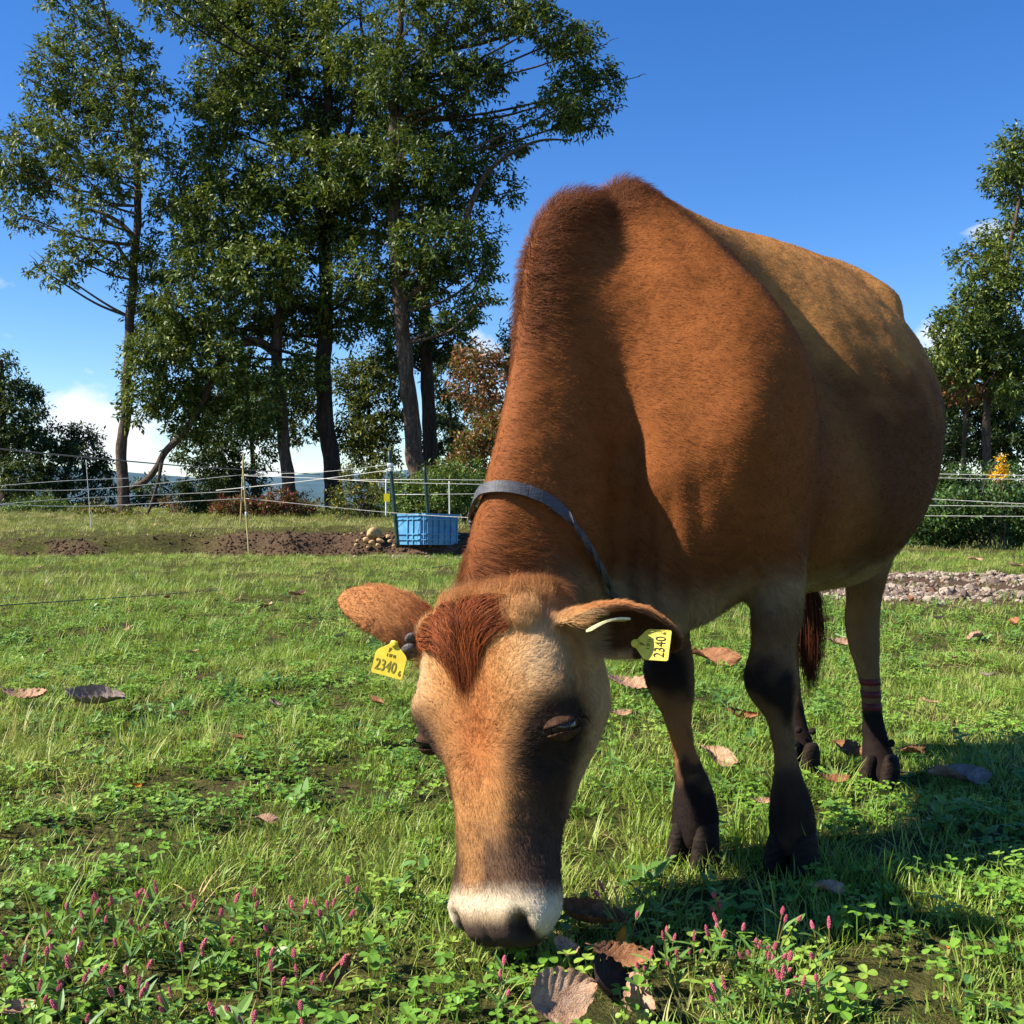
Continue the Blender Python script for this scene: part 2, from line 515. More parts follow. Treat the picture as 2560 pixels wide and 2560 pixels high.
def mesh_arrays(me):
    n = len(me.vertices); V = np.empty(n * 3, np.float32); me.vertices.foreach_get('co', V)
    nf = len(me.polygons); L = np.empty(len(me.loops), np.int32); me.loops.foreach_get('vertex_index', L)
    lt = np.empty(nf, np.int32); me.polygons.foreach_get('loop_total', lt)
    return V.reshape(-1, 3).astype(float), L, lt

def build_cow_mesh():
    # trunk, neck and legs first, blended softly
    a = MB(); torso_mesh(a); neck_mesh(a)
    for k in LEGS: leg_mesh(a, k)
    me = remesh(a, .011, 9, 'trunk')
    V, L, lt = mesh_arrays(me)
    # soft fillets where the neck meets the shoulder and the legs leave the trunk
    ne = len(me.edges); E = np.empty(ne * 2, np.int32); me.edges.foreach_get('vertices', E); E = E.reshape(-1, 2)
    deg = np.bincount(E.ravel(), minlength=len(V)).astype(float)[:, None]
    wgt = np.zeros(len(V))
    for c, r, k in ((U(1530, 860, 2.06), .15, 1.0), (U(1560, 700, 2.12), .10, .55), (U(1900, 1330, 2.08), .09, .8), (U(2170, 1400, 2.75), .10, .8)):
        wgt = np.maximum(wgt, k * np.exp(-((np.linalg.norm(V - c, axis=1) / r) ** 4)))
    for _ in range(70):
        A = np.zeros_like(V)
        for d in range(3):
            A[:, d] = np.bincount(E[:, 0], V[E[:, 1], d], len(V)) + np.bincount(E[:, 1], V[E[:, 0], d], len(V))
        V = V + (A / deg - V) * (.6 * wgt)[:, None]
    b = MB()
    st = np.concatenate([[0], np.cumsum(lt)[:-1]])
    b.add(V, [tuple(L[s:s + n]) for s, n in zip(st, lt)])
    bpy.data.meshes.remove(me)
    head_mesh(b)
    for e in EARS.values(): ear_mesh(b, e)
    return remesh(b, .0052, 4, 'cow')
cow_me = build_cow_mesh()

def vnormals(me):
    n = len(me.vertices); N = np.empty(n * 3, np.float32)
    me.vertex_normals.foreach_get('vector', N)
    return N.reshape(-1, 3).astype(float)
# ------------------------------------------------------------------ value noise for arrays
def vnoise(P, scale, seed=0):
    Q = np.asarray(P, float) * scale + seed * 17.31
    I = np.floor(Q).astype(np.int64); f = Q - I; f = f * f * (3 - 2 * f)
    def h(ix, iy, iz):
        n = (ix * 374761393 + iy * 668265263 + iz * 2147483647 + seed * 974711) & 0x7fffffff
        n = ((n ^ (n >> 13)) * 1274126177) & 0x7fffffff
        return ((n ^ (n >> 16)) & 0xffff) / 65535.0
    out = 0
    for dx in (0, 1):
        for dy in (0, 1):
            for dz in (0, 1):
                w = (f[:, 0] if dx else 1 - f[:, 0]) * (f[:, 1] if dy else 1 - f[:, 1]) * (f[:, 2] if dz else 1 - f[:, 2])
                out = out + w * h(I[:, 0] + dx, I[:, 1] + dy, I[:, 2] + dz)
    return out

# ------------------------------------------------------------------ sculpting: muscles, sockets, nostrils
CV, _, _ = mesh_arrays(cow_me)
CN = vnormals(cow_me)
def gauss(P, c, r):
    r = np.asarray(r, float)
    return np.exp(-(((P - np.asarray(c)) / r) ** 2).sum(1))
hx, hu, hy = to_head(CV)
HC = np.stack([hx, hu, hy], 1)
head_w = sst(-.055, -.01, hu) * (np.abs(hx) < .155) * (hy < .27) * (hy > -.08) * sst(.56, .52, hu)
ts, tt, tz = to_cow(CV)
TC = np.stack([ts, tt, tz], 1)
disp = np.zeros(len(CV))
for sx in (-1, 1):
    disp += head_w * (.008 * gauss(HC, (sx * .103, .146, .018), (.03, .022, .03))      # brow
            + .012 * gauss(HC, (sx * .110, .196, .05), (.03, .026, .03))              # lids
            - .007 * gauss(HC, (sx * .092, .250, .03), (.03, .02, .03))               # hollow below the eye
            - .004 * gauss(HC, (sx * .055, .30, .012), (.014, .06, .03))              # side of the nasal bone
            + .005 * gauss(HC, (sx * .075, .275, .055), (.03, .04, .03))              # face crest
            + .008 * gauss(HC, (sx * .1, .16, .15), (.05, .06, .06))                  # jaw muscle
            - .006 * gauss(HC, (sx * .1, .07, .10), (.03, .05, .05))                  # temple
            + .0055 * gauss(HC, (sx * .074, .458, .024), (.02, .02, .025))            # nostril wing
            - .034 * gauss(HC, (sx * .058, .476, .014), (.010, .020, .024))           # nostril
            - .010 * gauss(HC, (sx * .068, .458, .022), (.008, .010, .02)))
disp += head_w * (-.006 * gauss(HC, (0, .09, .0), (.03, .05, .05)) - .003 * np.exp(-(hx / .005) ** 2) * sst(.465, .485, hu) * (hy < .05)
        - .006 * np.exp(-((hy - .073) / .005) ** 2) * sst(.40, .44, hu))
not_head = (1 - head_w)
nh = not_head * (tz > .35)
for sx in (-1, 1):
    disp += nh * (.020 * gauss(TC, (.86, sx * .275, 1.17), (.06, .05, .05))            # hook bones
            - .012 * gauss(TC, (.76, sx * .24, 1.18), (.05, .08, .08))
            - .020 * gauss(TC, (.74, sx * .25, 1.13), (.06, .08, .07))                  # hollow of the flank
            - .030 * gauss(TC, (.27, sx * .26, 1.02), (.065, .12, .17))                   # behind the shoulder
            + .016 * gauss(TC, (.06, sx * .27, .98), (.07, .08, .20)) + .012 * gauss(TC, (-.1, sx * .25, .80), (.06, .07, .07)))
rib = np.sin(ts * 2 * math.pi / .085 + (tz - .8) * 5) * sst(.28, .4, ts) * sst(.78, .66, ts) * np.exp(-((tz - .98) / .2) ** 2) * (np.abs(tt) > .1)
disp += nh * .0011 * rib
# tendons across the left shoulder, dewlap folds under the throat
def seg_d(P, a, b):
    ab = b - a; t = np.clip(((P - a) @ ab) / (ab @ ab), 0, 1)
    return np.linalg.norm(P - a - t[:, None] * ab, axis=1), t
for a, b, amp, w in ((U(1665, 560, 2.20), U(1775, 820, 2.07), -.024, .024), (U(1740, 590, 2.2), U(1835, 800, 2.1), .016, .03),
                     (U(1530, 830, 2.04), U(1555, 1420, 1.96), -.022, .05), (U(1660, 620, 2.16), U(1640, 1000, 2.0), .006, .03)):
    d, t = seg_d(CV, a, b)
    disp += not_head * amp * np.exp(-(d / w) ** 2) * np.sin(np.clip(t, .05, .95) * math.pi)
for c, r, a_ in ((U(1645, 1190, 1.97), .055, .020), (U(1740, 1000, 2.0), .07, -.010), (U(1830, 1150, 2.02), .06, .012), (U(1690, 700, 2.1), .05, .010)):
    disp += not_head * a_ * np.exp(-((np.linalg.norm(CV - c, axis=1) / r) ** 2))
legz = not_head * (tz < .47) * (tz > .05)
fr = np.clip(CN @ (-bk), 0, 1)
disp += legz * (ts < .4) * (.006 * np.exp(-((tz - .335) / .030) ** 2) * (.4 + fr) - .004 * np.exp(-((tz - .40) / .03) ** 2) - .003 * np.exp(-((tz - .262) / .025) ** 2) - .004 * np.exp(-((tz - .20) / .07) ** 2) * np.exp(-(((CN @ bk) - .45) / .25) ** 2))
disp += legz * (ts > .4) * (.006 * np.exp(-((tz - .40) / .04) ** 2) * np.clip(CN @ bk, 0, 1) - .004 * np.exp(-((tz - .19) / .09) ** 2) * np.exp(-(((CN @ bk) - .45) / .25) ** 2))
fold = np.sin((CV @ lf) * 2 * math.pi / .045 + 3 * CV[:, 2]) * np.exp(-(((CV - U(1680, 1440, 1.93)) / np.array([.10, .14, .13])) ** 2).sum(1))
disp += not_head * .0028 * fold
disp += (vnoise(CV, 22, 3) - .5) * .003 * (1 - .5 * head_w) + (vnoise(CV, 70, 4) - .5) * .0012 * not_head
CV = CV + CN * disp[:, None]
cow_me.vertices.foreach_set('co', CV.astype(np.float32).reshape(-1)); cow_me.update()
CN = vnormals(cow_me)

# ------------------------------------------------------------------ coat colours (pigment, plus shade painted into flank and shoulder)
def lin(*c): return np.array(srgb(*c))
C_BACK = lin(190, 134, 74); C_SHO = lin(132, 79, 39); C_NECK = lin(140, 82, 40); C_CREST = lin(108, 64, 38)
C_BELLY = lin(160, 134, 98); C_LEG = lin(120, 90, 60); C_DARK = lin(38, 29, 25); C_FACE = lin(196, 142, 86)
C_FORE = lin(168, 100, 54); C_MASK = lin(62, 48, 42); C_WHITE = lin(224, 206, 174); C_PAD = lin(82, 66, 64)
C_EAR = lin(188, 128, 78); C_INEAR = lin(92, 62, 42); C_PALE = lin(214, 186, 142)
def lerp(a, b, w): return a * (1 - w[:, None]) + b * w[:, None]
def coat(P, Nn):
    x, u, y = to_head(P); hw = sst(-.055, -.01, u) * (np.abs(x) < .155) * (y < .29) * (y > -.08) * sst(.58, .54, u)
    s, t, z = to_cow(P)
    n1 = vnoise(P, 9, 1); n2 = vnoise(P, 28, 2); nn = (n1 + .5 * n2) / 1.5
    ax = np.abs(x)
    c = np.tile(C_BACK, (len(P), 1))
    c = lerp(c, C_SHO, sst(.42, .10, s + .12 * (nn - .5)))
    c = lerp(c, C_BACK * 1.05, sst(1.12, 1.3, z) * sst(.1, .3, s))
    c = lerp(c, lin(86, 52, 29), sst(.15, .36, s) * sst(1.13, .84, z + .22 * (nn - .5)) * .95)  # brown flank pigment, deepened to paint in the shaded side
    c = lerp(c, lin(98, 56, 30), sst(.3, .1, s) * sst(1.02, .78, z + .2 * (nn - .5)) * .75)  # darker coat on the lower shoulder, shade painted in as well
    # belly, brisket, insides
    c = lerp(c, C_BELLY, sst(.58, .47, z + .10 * (nn - .5)))
    # neck
    dmin = np.full(len(P), 9.0); tpar = np.zeros(len(P)); side = np.zeros(len(P))
    for i in range(len(NECK_D) - 1):
        d, tl = seg_d(P, NECK_D[i], NECK_D[i + 1])
        better = d < dmin
        tpar = np.where(better, i + tl, tpar); dmin = np.minimum(dmin, d)
    neckw = sst(.16, .02, s) * (z > .45) * not_h(hw)
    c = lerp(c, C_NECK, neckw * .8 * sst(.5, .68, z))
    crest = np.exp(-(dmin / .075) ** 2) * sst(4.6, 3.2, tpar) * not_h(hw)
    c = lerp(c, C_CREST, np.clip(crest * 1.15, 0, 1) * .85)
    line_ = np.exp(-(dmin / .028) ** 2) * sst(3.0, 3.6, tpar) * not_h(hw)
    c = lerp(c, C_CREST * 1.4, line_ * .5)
    # spine line over the withers
    c = lerp(c, C_CREST * 1.2, np.exp(-(t / .05) ** 2) * sst(1.2, 1.27, z) * sst(.36, .22, s) * .7)
    # legs: pale behind and inside, dark on the knees and below
    for k, LP in LEGP.items():
        d = np.full(len(P), 9.0)
        for i in range(len(LP) - 1):
            di, _ = seg_d(P, LP[i], LP[i + 1]); d = np.minimum(d, di)
        near = (d < .12) & (z < .52)
        zz = z + .07 * (nn - .5) + .05 * (n2 - .5)
        lw = near * sst(.52, .44, z)
        c = np.where(near[:, None], lerp(c, C_LEG if k[1] == 'F' else C_LEG * 1.15, lw), c)
        front = sst(-.2, .5, Nn @ (-bk))
        if k[1] == 'F':
            kn = np.exp(-((zz - .325) / .045) ** 2) * front * .9
            c = np.where(near[:, None], lerp(c, C_DARK * 1.1, np.clip(kn * 1.25, 0, 1)), c)
            if k == 'RF': c = np.where(near[:, None], lerp(c, lin(160, 104, 58), np.exp(-((zz - .215) / .055) ** 2) * .95), c)
        n4 = vnoise(P, 48, 17)
        low = sst(.25, .12, zz) * np.clip(.9 + .3 * (n2 - .3), 0, 1) if k == 'LF' else np.maximum(sst(.175, .115, zz), .8 * sst(.26, .16, zz) * sst(.45, .62, n4))
        c = np.where(near[:, None], lerp(c, C_DARK, low * (1 if k[1] == 'F' else sst(.20, .12, zz))), c)
    # head
    f = np.tile(C_FACE, (len(P), 1))
    f = lerp(f, C_FORE, np.exp(-((x / .048) ** 2) - ((u - .20) / .085) ** 2) * .9)
    f = lerp(f, C_FORE * .9, np.exp(-((x / .03) ** 2) - ((u - .09) / .07) ** 2) * .7)
    f = lerp(f, C_PALE, np.exp(-(((ax - .105) / .035) ** 2) - ((u - .095) / .06) ** 2 - ((y - .02) / .05) ** 2) * .75)
    f = lerp(f, C_PALE * .92, sst(.075, .13, y) * .55)                                # cheek
    msk = np.exp(-(((ax - .104) / .050) ** 2) - ((u - .214) / .068) ** 2 - ((y - .045) / .058) ** 2) * 1.75
    f = lerp(f, C_MASK * .75, np.clip(msk * (0.95 + .5 * (nn - .3)), 0, .97))
    blaze = sst(.035, .075, ax + .022 * (nn - .5)) * sst(.20, .27, u) * sst(.46, .40, u) * sst(.125, .08, y)
    f = lerp(f, C_MASK * .8, np.clip(blaze, 0, 1) * .9)
    mid = sst(.27, .37, u + .04 * (nn - .5)) * sst(.455, .415, u) * (.35 + .65 * sst(.005, .03, np.abs(x + .018) + .012 * (n2 - .5)))
    f = lerp(f, lin(84, 64, 52), np.clip(mid, 0, 1) * .92)
    f = lerp(f, C_WHITE, sst(.402, .446, u + .026 * (nn - .5) - .15 * (y - .02) * (y > .02)))
    pz = u + .012 * (n2 - .5) + .10 * np.clip(ax - .02, 0, 1)
    f = lerp(f, lin(168, 140, 104), sst(.440, .462, pz) * sst(.075, .055, ax) * sst(.07, .055, y) * .85)
    pad = sst(.455, .476, pz) * sst(.072, .058, ax) * sst(.07, .055, y)
    f = lerp(f, C_PAD * .62, pad * .92)
    nost = sum(gauss(np.stack([x, u, y], 1), (sx * .058, .478, .014), (.012, .021, .026)) for sx in (-1, 1))
    f = lerp(f, C_PAD * .15, np.clip(nost * 1.5, 0, 1))
    f = lerp(f, C_NECK * 1.25, sst(.03, -.03, u) * .8 + .0 * u)
    c = lerp(c, f, hw)
    # ears
    for e in EARS.values():
        ax_, ln, o, sd = ear_frame(e)
        d = P - e['root']; v = (d @ ax_) / ln; rr = np.linalg.norm(d - (d @ ax_)[:, None] * ax_, axis=1)
        ew = sst(.15, .34, v) * (v < 1.2) * (rr < .095) * (np.abs(x) > .10) * (1 - sst(.075, .095, u) * (np.abs(x) < .15))
        inn = sst(.1, .5, Nn @ o)
        ec = lerp(np.tile(C_EAR, (len(P), 1)), C_INEAR, inn)
        ec = lerp(ec, C_PALE * .9, sst(.42, .22, v) * inn * .8)
        c = lerp(c, ec, ew)
    return c * (0.88 + .24 * vnoise(P, 55, 6))[:, None]
def not_h(w): return 1 - w
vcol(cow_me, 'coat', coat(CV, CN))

MC = Mat('cow_hide', .75, .06)
ca = MC.attr('coat')
MC.base(MC.mix(MC.math('MULTIPLY', MC.noise(320, 3, .7), .55), ca.outputs['Color'], MC.mix(1.0, ca.outputs['Color'], (.55, .5, .45), 'MULTIPLY')))
MC.bump(MC.noise(420, 4, .6), .35, .002)
MF = Mat('cow_hair', .55, .10)
fa = MF.attr('hair_colour')
MF.base(fa.outputs['Color'])

cow = empty('jersey_cow', tuple(B0))
cow.name = 'grazing_cow'
tag(cow, 'brown dairy cow grazing with lowered head and two yellow ear tags', 'cow')
INV = Matrix.Translation(-Vector(B0))
def cow_part(name, data, mat, smooth=True, parent=None):
    o = link(name, data, mat, parent or cow, smooth=smooth)
    if parent is None: o.matrix_parent_inverse = INV.copy()
    return o
cow_body = cow_part('body', cow_me, MC.m)

# ------------------------------------------------------------------ hair
def strands(name, roots, pts_off, rad, cols, mat, parent=None, inv=True):
    """roots (n,3); pts_off (n,k,3) offsets; rad (n,) root radius; cols (n,3)"""
    n, k = pts_off.shape[:2]
    hc = bpy.data.hair_curves.new(name)
    hc.add_curves([k] * n)
    P = roots[:, None, :] + pts_off
    hc.points.foreach_set('position', P.astype(np.float32).reshape(-1))
    taper = np.linspace(1, .15, k)[None, :] * rad[:, None]
    hc.points.foreach_set('radius', taper.astype(np.float32).reshape(-1))
    at = hc.attributes.new('hair_colour', 'FLOAT_COLOR', 'CURVE')
    c4 = np.ones((n, 4), np.float32); c4[:, :3] = cols
    at.data.foreach_set('color', c4.reshape(-1))
    hc.materials.append(mat)
    o = bpy.data.objects.new(name, hc); COL.objects.link(o)
    o.parent = parent or cow
    if parent is None: o.matrix_parent_inverse = INV.copy()
    return o

def sample_surface(me, n, weight=None, rng=RNG):
    V, L, lt = mesh_arrays(me)
    st = np.concatenate([[0], np.cumsum(lt)[:-1]])
    q = lt == 4; a = L[st]; b = L[st + 1]; c = L[st + 2]
    d = np.where(q, L[np.minimum(st + 3, len(L) - 1)], c)
    tri = np.vstack([np.stack([a, b, c], 1), np.stack([a, c, d], 1)[q]])
    A = V[tri]; ar = np.linalg.norm(np.cross(A[:, 1] - A[:, 0], A[:, 2] - A[:, 0]), axis=1)
    if weight is not None: ar = ar * weight(A.mean(1))
    cum = np.cumsum(ar); idx = np.searchsorted(cum, rng.random(n) * cum[-1])
    r1, r2 = np.sqrt(rng.random(n)), rng.random(n)
    w = np.stack([1 - r1, r1 * (1 - r2), r1 * r2], 1)
    N = vnormals(me)
    P = (V[tri[idx]] * w[:, :, None]).sum(1)
    return P, unit((N[tri[idx]] * w[:, :, None]).sum(1))

HAIR_N = 420000
CAMP = np.array([0, 0, CAM_H])
def dens(P):
    x, u, y = to_head(P)
    face = (sst(-.1, 0, u) * (np.abs(x) < .3) * (y < .3) * (y > -.1) * (u < .55))
    d = np.full(len(P), 1.0)
    d = d + 1.6 * face
    s, t, z = to_cow(P)
    d *= np.where((t < -.12) & (s > .15), .25, 1.0)              # the far flank
    d *= np.where(z < .06, .3, 1.0)
    d *= 1 - .92 * (face > .5) * sst(.462, .48, u) * (np.abs(x) < .06) * (y < .06)   # bare nose pad
    return d
hp, hnrm = sample_surface(cow_me, HAIR_N, dens)
x, u, y = to_head(hp); fw = sst(-.055, -.01, u) * (np.abs(x) < .155) * (y < .29) * (y > -.08) * (u < .56)
s_, t_, z_ = to_cow(hp)
flow = np.tile(bk * .85 - UPV * .42, (HAIR_N, 1))
neckish = sst(.05, -.15, s_) * (z_ > .45)
flow = lerp(flow, bk * .55 + UPV * .15 + lf * .55 - .35 * UPV, neckish * .8)
flow = lerp(flow, -UPV + bk * .15, sst(.52, .44, z_))
xw, uw = x, u - .225
facedir = unit(np.stack([xw * 1.0, uw * 1.15], 1) + 1e-6)
fd = facedir[:, :1] * hl + facedir[:, 1:] * ha
fd = lerp(fd, ha * .8 + np.sign(x)[:, None] * hl * .2 - hn * .4, sst(.05, .11, y))
flow = lerp(flow, fd, fw)
ln_ = np.full(HAIR_N, .0060)
ln_ = ln_ + .0030 * neckish
dm = np.full(HAIR_N, 9.0); tp = np.zeros(HAIR_N)
for i in range(len(NECK_D) - 1):
    d, tl = seg_d(hp, NECK_D[i], NECK_D[i + 1]); bt = d < dm; tp = np.where(bt, i + tl, tp); dm = np.minimum(dm, d)
hump = np.exp(-(dm / .085) ** 2) * sst(4.4, 3.0, tp) * (1 - fw)
ln_ = ln_ + .019 * hump
ln_ = ln_ + .012 * np.exp(-(t_ / .06) ** 2) * sst(1.18, 1.27, z_) * sst(.45, .2, s_)
ln_ = ln_ + .010 * sst(.62, .5, z_) * sst(.40, .46, z_)
ln_ = lerp(ln_[:, None], np.full((1, 1), .0088), fw)[:, 0]
ln_ = ln_ + fw * (.012 * sst(.08, .02, u) - .0035 * sst(.39, .44, u))
pollw = sst(.02, -.03, u) * (u > -.12) * (np.abs(x) < .16) * (y < .2)
ln_ = ln_ + .010 * pollw
lift = np.full(HAIR_N, .10) + .50 * hump + .05 * fw + .12 * fw * sst(.06, .0, u)
for e in EARS.values():
    ax_, el, o, sd = ear_frame(e)
    d = hp - e['root']; v = (d @ ax_) / el; perp = d - (d @ ax_)[:, None] * ax_; rr = np.linalg.norm(perp, axis=1)
    ew = sst(.05, .2, v) * (v < 1.15) * (rr < .10) * (np.abs(x) > .10) * (1 - sst(.075, .095, u) * (np.abs(x) < .15))
    rim = sst(.55, .8, np.abs(perp @ sd) / e['w'])
    inn = (hnrm @ o) > .2
    flow = lerp(flow, ax_ * .9 + (np.sign(perp @ sd) * .45 * rim)[:, None] * sd, ew)
    ln_ = np.where(ew > .5, .006 + .006 * rim + .022 * inn * sst(.5, .15, v), ln_)
    lift = lift + .1 * ew
n1 = vnoise(hp, 95, 8); n2 = vnoise(hp, 95, 9); n3 = vnoise(hp, 30, 10)
tang = flow - hnrm * (flow * hnrm).sum(1)[:, None]
tang = unit(tang + 1e-6)
side = np.cross(hnrm, tang)
ang = (n1 - .5) * .55 + (n3 - .5) * .6 + RNG.normal(0, .22, HAIR_N)
tang = tang * np.cos(ang)[:, None] + side * np.sin(ang)[:, None]
lift = np.clip(lift + (n2 - .5) * .35 + RNG.normal(0, .10, HAIR_N), .06, 1.2)
ln_ = ln_ * (0.7 + .6 * RNG.random(HAIR_N)) * (.8 + .4 * n2)
d0 = unit(tang + hnrm * (lift * 1.7)[:, None]); d1 = unit(tang + hnrm * (lift * .55)[:, None])
p1 = d0 * (ln_ * .5)[:, None]; p2 = p1 + d1 * (ln_ * .5)[:, None]
offs = np.stack([-hnrm * .0012, p1, p2], 1)
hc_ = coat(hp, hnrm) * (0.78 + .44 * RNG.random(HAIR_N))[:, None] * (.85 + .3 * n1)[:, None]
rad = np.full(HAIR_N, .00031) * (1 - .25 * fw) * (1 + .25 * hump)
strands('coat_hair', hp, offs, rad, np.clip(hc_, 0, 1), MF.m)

# forelock between the ears: long strands laid on the forehead
from mathutils.bvhtree import BVHTree
dgx = bpy.context.evaluated_depsgraph_get()
_V, _L, _lt = mesh_arrays(cow_me)
_st = np.concatenate([[0], np.cumsum(_lt)[:-1]])
COW_BVH = BVHTree.FromPolygons([tuple(v) for v in _V], [tuple(_L[a:a + b]) for a, b in zip(_st, _lt)])
def on_cow(p, off=0.0):
    loc, nr, _, _ = COW_BVH.find_nearest(Vector(p))
    return np.array(loc) + np.array(nr) * off, np.array(nr)
def cast(px, py, off=0.0):
    d = Vector(U(px, py, 1.0) - CAMP).normalized()
    loc, nr, _, dist = COW_BVH.ray_cast(Vector(CAMP), d)
    if loc is None: return None, None
    return np.array(loc) + np.array(nr) * off, np.array(nr)
nf = 6000
fx = np.clip(RNG.normal(-.026, .046, nf), -.105, .075); fu = -.022 + .055 * RNG.random(nf) ** 1.2 + np.abs(fx + .03) * .10
fl = np.clip(.125 - np.abs(fx + .022) * .85, .03, 1) * (0.25 + .8 * RNG.random(nf))
clump = np.sin(fx * 310 + 2 * np.sin(fx * 130)) * .5
K = 7; roots = np.zeros((nf, 3)); offs = np.zeros((nf, K, 3))
hgt = .003 + .014 * RNG.random(nf) ** 1.5
for i in range(nf):
    p, nr = on_cow(H(fx[i], fu[i], .004), -.001)
    roots[i] = p; xx = fx[i]; q = p
    for k in range(1, K):
        t = k / (K - 1)
        tgt = -.012 + (fx[i] + .012) * .30
        step = hl * ((tgt - fx[i]) * 1.3 / (K - 1) + clump[i] * .0035 * math.sin(t * 4) + RNG.normal(0, .0026)) + ha * fl[i] * HS / (K - 1)
        q, nr = on_cow(q + step)
        offs[i, k] = q + nr * hgt[i] * math.sin(min(1, t * 1.6) * math.pi * .5) * (1.15 - .55 * t) - p
fc = lin(150, 80, 42) * (.35 + .95 * RNG.random(nf))[:, None] * (0.85 + clump[:, None] * .75)
strands('forelock', roots, offs, np.full(nf, .0005), np.clip(fc, 0.005, 1), MF.m)

# ------------------------------------------------------------------ eyes
M_EYE = Mat('eye_dark', .08, .6, (.012, .008, .006)).m
M_LID = simple_mat('eyelid_skin', srgb(32, 24, 20), srgb(88, 62, 44), 60, .9, .08, .5)
M_LASH = Mat('lash', .6, .08); M_LASH.base(M_LASH.attr('hair_colour').outputs['Color'])
def sphere_rings(c, r, ex, ey, ez, th0=0.0, th1=math.pi, nt=14, npn=22):
    th = np.linspace(th0, th1, nt); ph = np.arange(npn) * 2 * math.pi / npn
    return np.array([[c + r * (math.cos(a) * ez + math.sin(a) * (math.cos(p) * ex + math.sin(p) * ey)) for p in ph] for a in th])
for sx, nm in ((1, 'left'), (-1, 'right')):
    out = unit(hl * sx * .88 + hn * .45 + ha * .12)
    c = H(sx * .106, .198, .044) + out * .0005
    eb = MB(); eb.rings(sphere_rings(c, .0215, unit(np.cross(out, ha)), unit(np.cross(out, np.cross(out, ha))), out), cap=False)
    eye = cow_part('eye', eb.mesh('eye', True), M_EYE)
    upv = unit(-ha * .86 - hl * sx * .42 + out * .34)                     # the upper lid covers most of the lowered eye
    ex_ = unit(np.cross(upv, out)); ey_ = np.cross(upv, ex_)
    lb = MB(); lb.rings(sphere_rings(c, .0238, ex_ * 1.25, ey_, upv * .9, .0, 1.5), cap=False)
    lb.rings(sphere_rings(c, .0234, ex_ * 1.25, ey_, -upv * .9, .0, 1.15), cap=False)
    lid = cow_part('eyelid', lb.mesh('eyelid', True), M_LID)
    sm = lid.modifiers.new('thick', 'SOLIDIFY'); sm.thickness = .002; sm.offset = 0
    n = 64
    ph = RNG.uniform(-1.3, 1.3, n)
    oo = unit(out - upv * np.dot(out, upv)); so = np.cross(upv, oo)
    dirs = np.cos(ph)[:, None] * oo + np.sin(ph)[:, None] * so
    rt = c + .0241 * (math.cos(1.48) * upv + math.sin(1.48) * (np.cos(ph)[:, None] * oo + 1.3 * np.sin(ph)[:, None] * so))
    L = RNG.uniform(.012, .030, n)
    jit = RNG.normal(0, .22, (n, 3))
    d0 = unit(dirs * .85 + upv * .05 + jit); d1 = unit(dirs * .55 - upv * .75 + jit); d2 = unit(dirs * .45 - upv * .9 + jit)
    of = np.stack([np.zeros((n, 3)), d0 * L[:, None] * .35, d0 * L[:, None] * .35 + d1 * L[:, None] * .35, d0 * L[:, None] * .35 + d1 * L[:, None] * .35 + d2 * L[:, None] * .3], 1)
    strands('eyelashes', rt, of, np.full(n, .00034), np.tile(lin(14, 12, 12), (n, 1)), M_LASH.m)

# horn buds: a dark scur on the right side of the head, a whorl of hair on the other
M_HORN = simple_mat('horn_bud', srgb(46, 40, 38), srgb(104, 96, 92), 140, .5, .4, .5)
c, _n = cast(1022, 1626, .004)
hb = MB()
for k, (o_, r_) in enumerate((((0, 0, 0), .014), ((.010, -.020, .004), .010))):
    cc = c + hl * o_[0] + ha * o_[1] + hn * o_[2]
    hb.rings(sphere_rings(cc, r_, hl, unit(hn * .8 - ha * .3), unit(ha * .7 - hl * .5)), cap=False)
cow_part('horn_bud', hb.mesh('horn_bud', True), M_HORN)

# ------------------------------------------------------------------ hooves, tail
M_HOOF = simple_mat('hoof_horn', srgb(22, 17, 14), srgb(52, 40, 31), 60, .8, .12, .6, (1, 1, 3))
def gz(x, y):
    """height of the pasture"""
    return -.045 * sst(.5, 1.0, x) * sst(2.1, 2.7, y) * sst(9, 5, y)
for key, LP in LEGP.items():
    foot = LP[-1].copy(); g = float(gz(foot[0], foot[1])); z0 = g - .004
    hb = MB()
    for sx in (-1, 1):
        R = []
        for (h, fwd, wl, wd) in ((.070, -.006, .015, .028), (.060, -.002, .020, .036), (.042, .004, .0235, .041), (.02, .010, .0255, .045), (.004, .014, .0255, .046), (.0, .014, .022, .041)):
            th = np.arange(20) * 2 * math.pi / 20
            cx = foot * np.array([1, 1, 0]) + np.array([0, 0, z0 + h]) - bk * fwd + lf * sx * .0235
            w = np.where(np.sin(th) < 0, 1.0, .8)
            squash = np.where(np.cos(th) * sx < 0, .86, 1.0)       # flat inner wall
            R.append(cx + (wl * squash * np.cos(th) * (1 - .25 * np.clip(-np.sin(th), 0, 1) ** 2))[:, None] * lf + (wd * w * np.sin(th))[:, None] * bk)
        hb.rings(crom(np.array(R), 3))
        hb.rings(sphere_rings(foot * np.array([1, 1, 0]) + np.array([0, 0, z0 + .098]) + bk * .030 + lf * sx * .018, .0095, lf, bk, UPV), cap=False)
    cow_part('hoof', hb.mesh('hoof', True), M_HOOF)

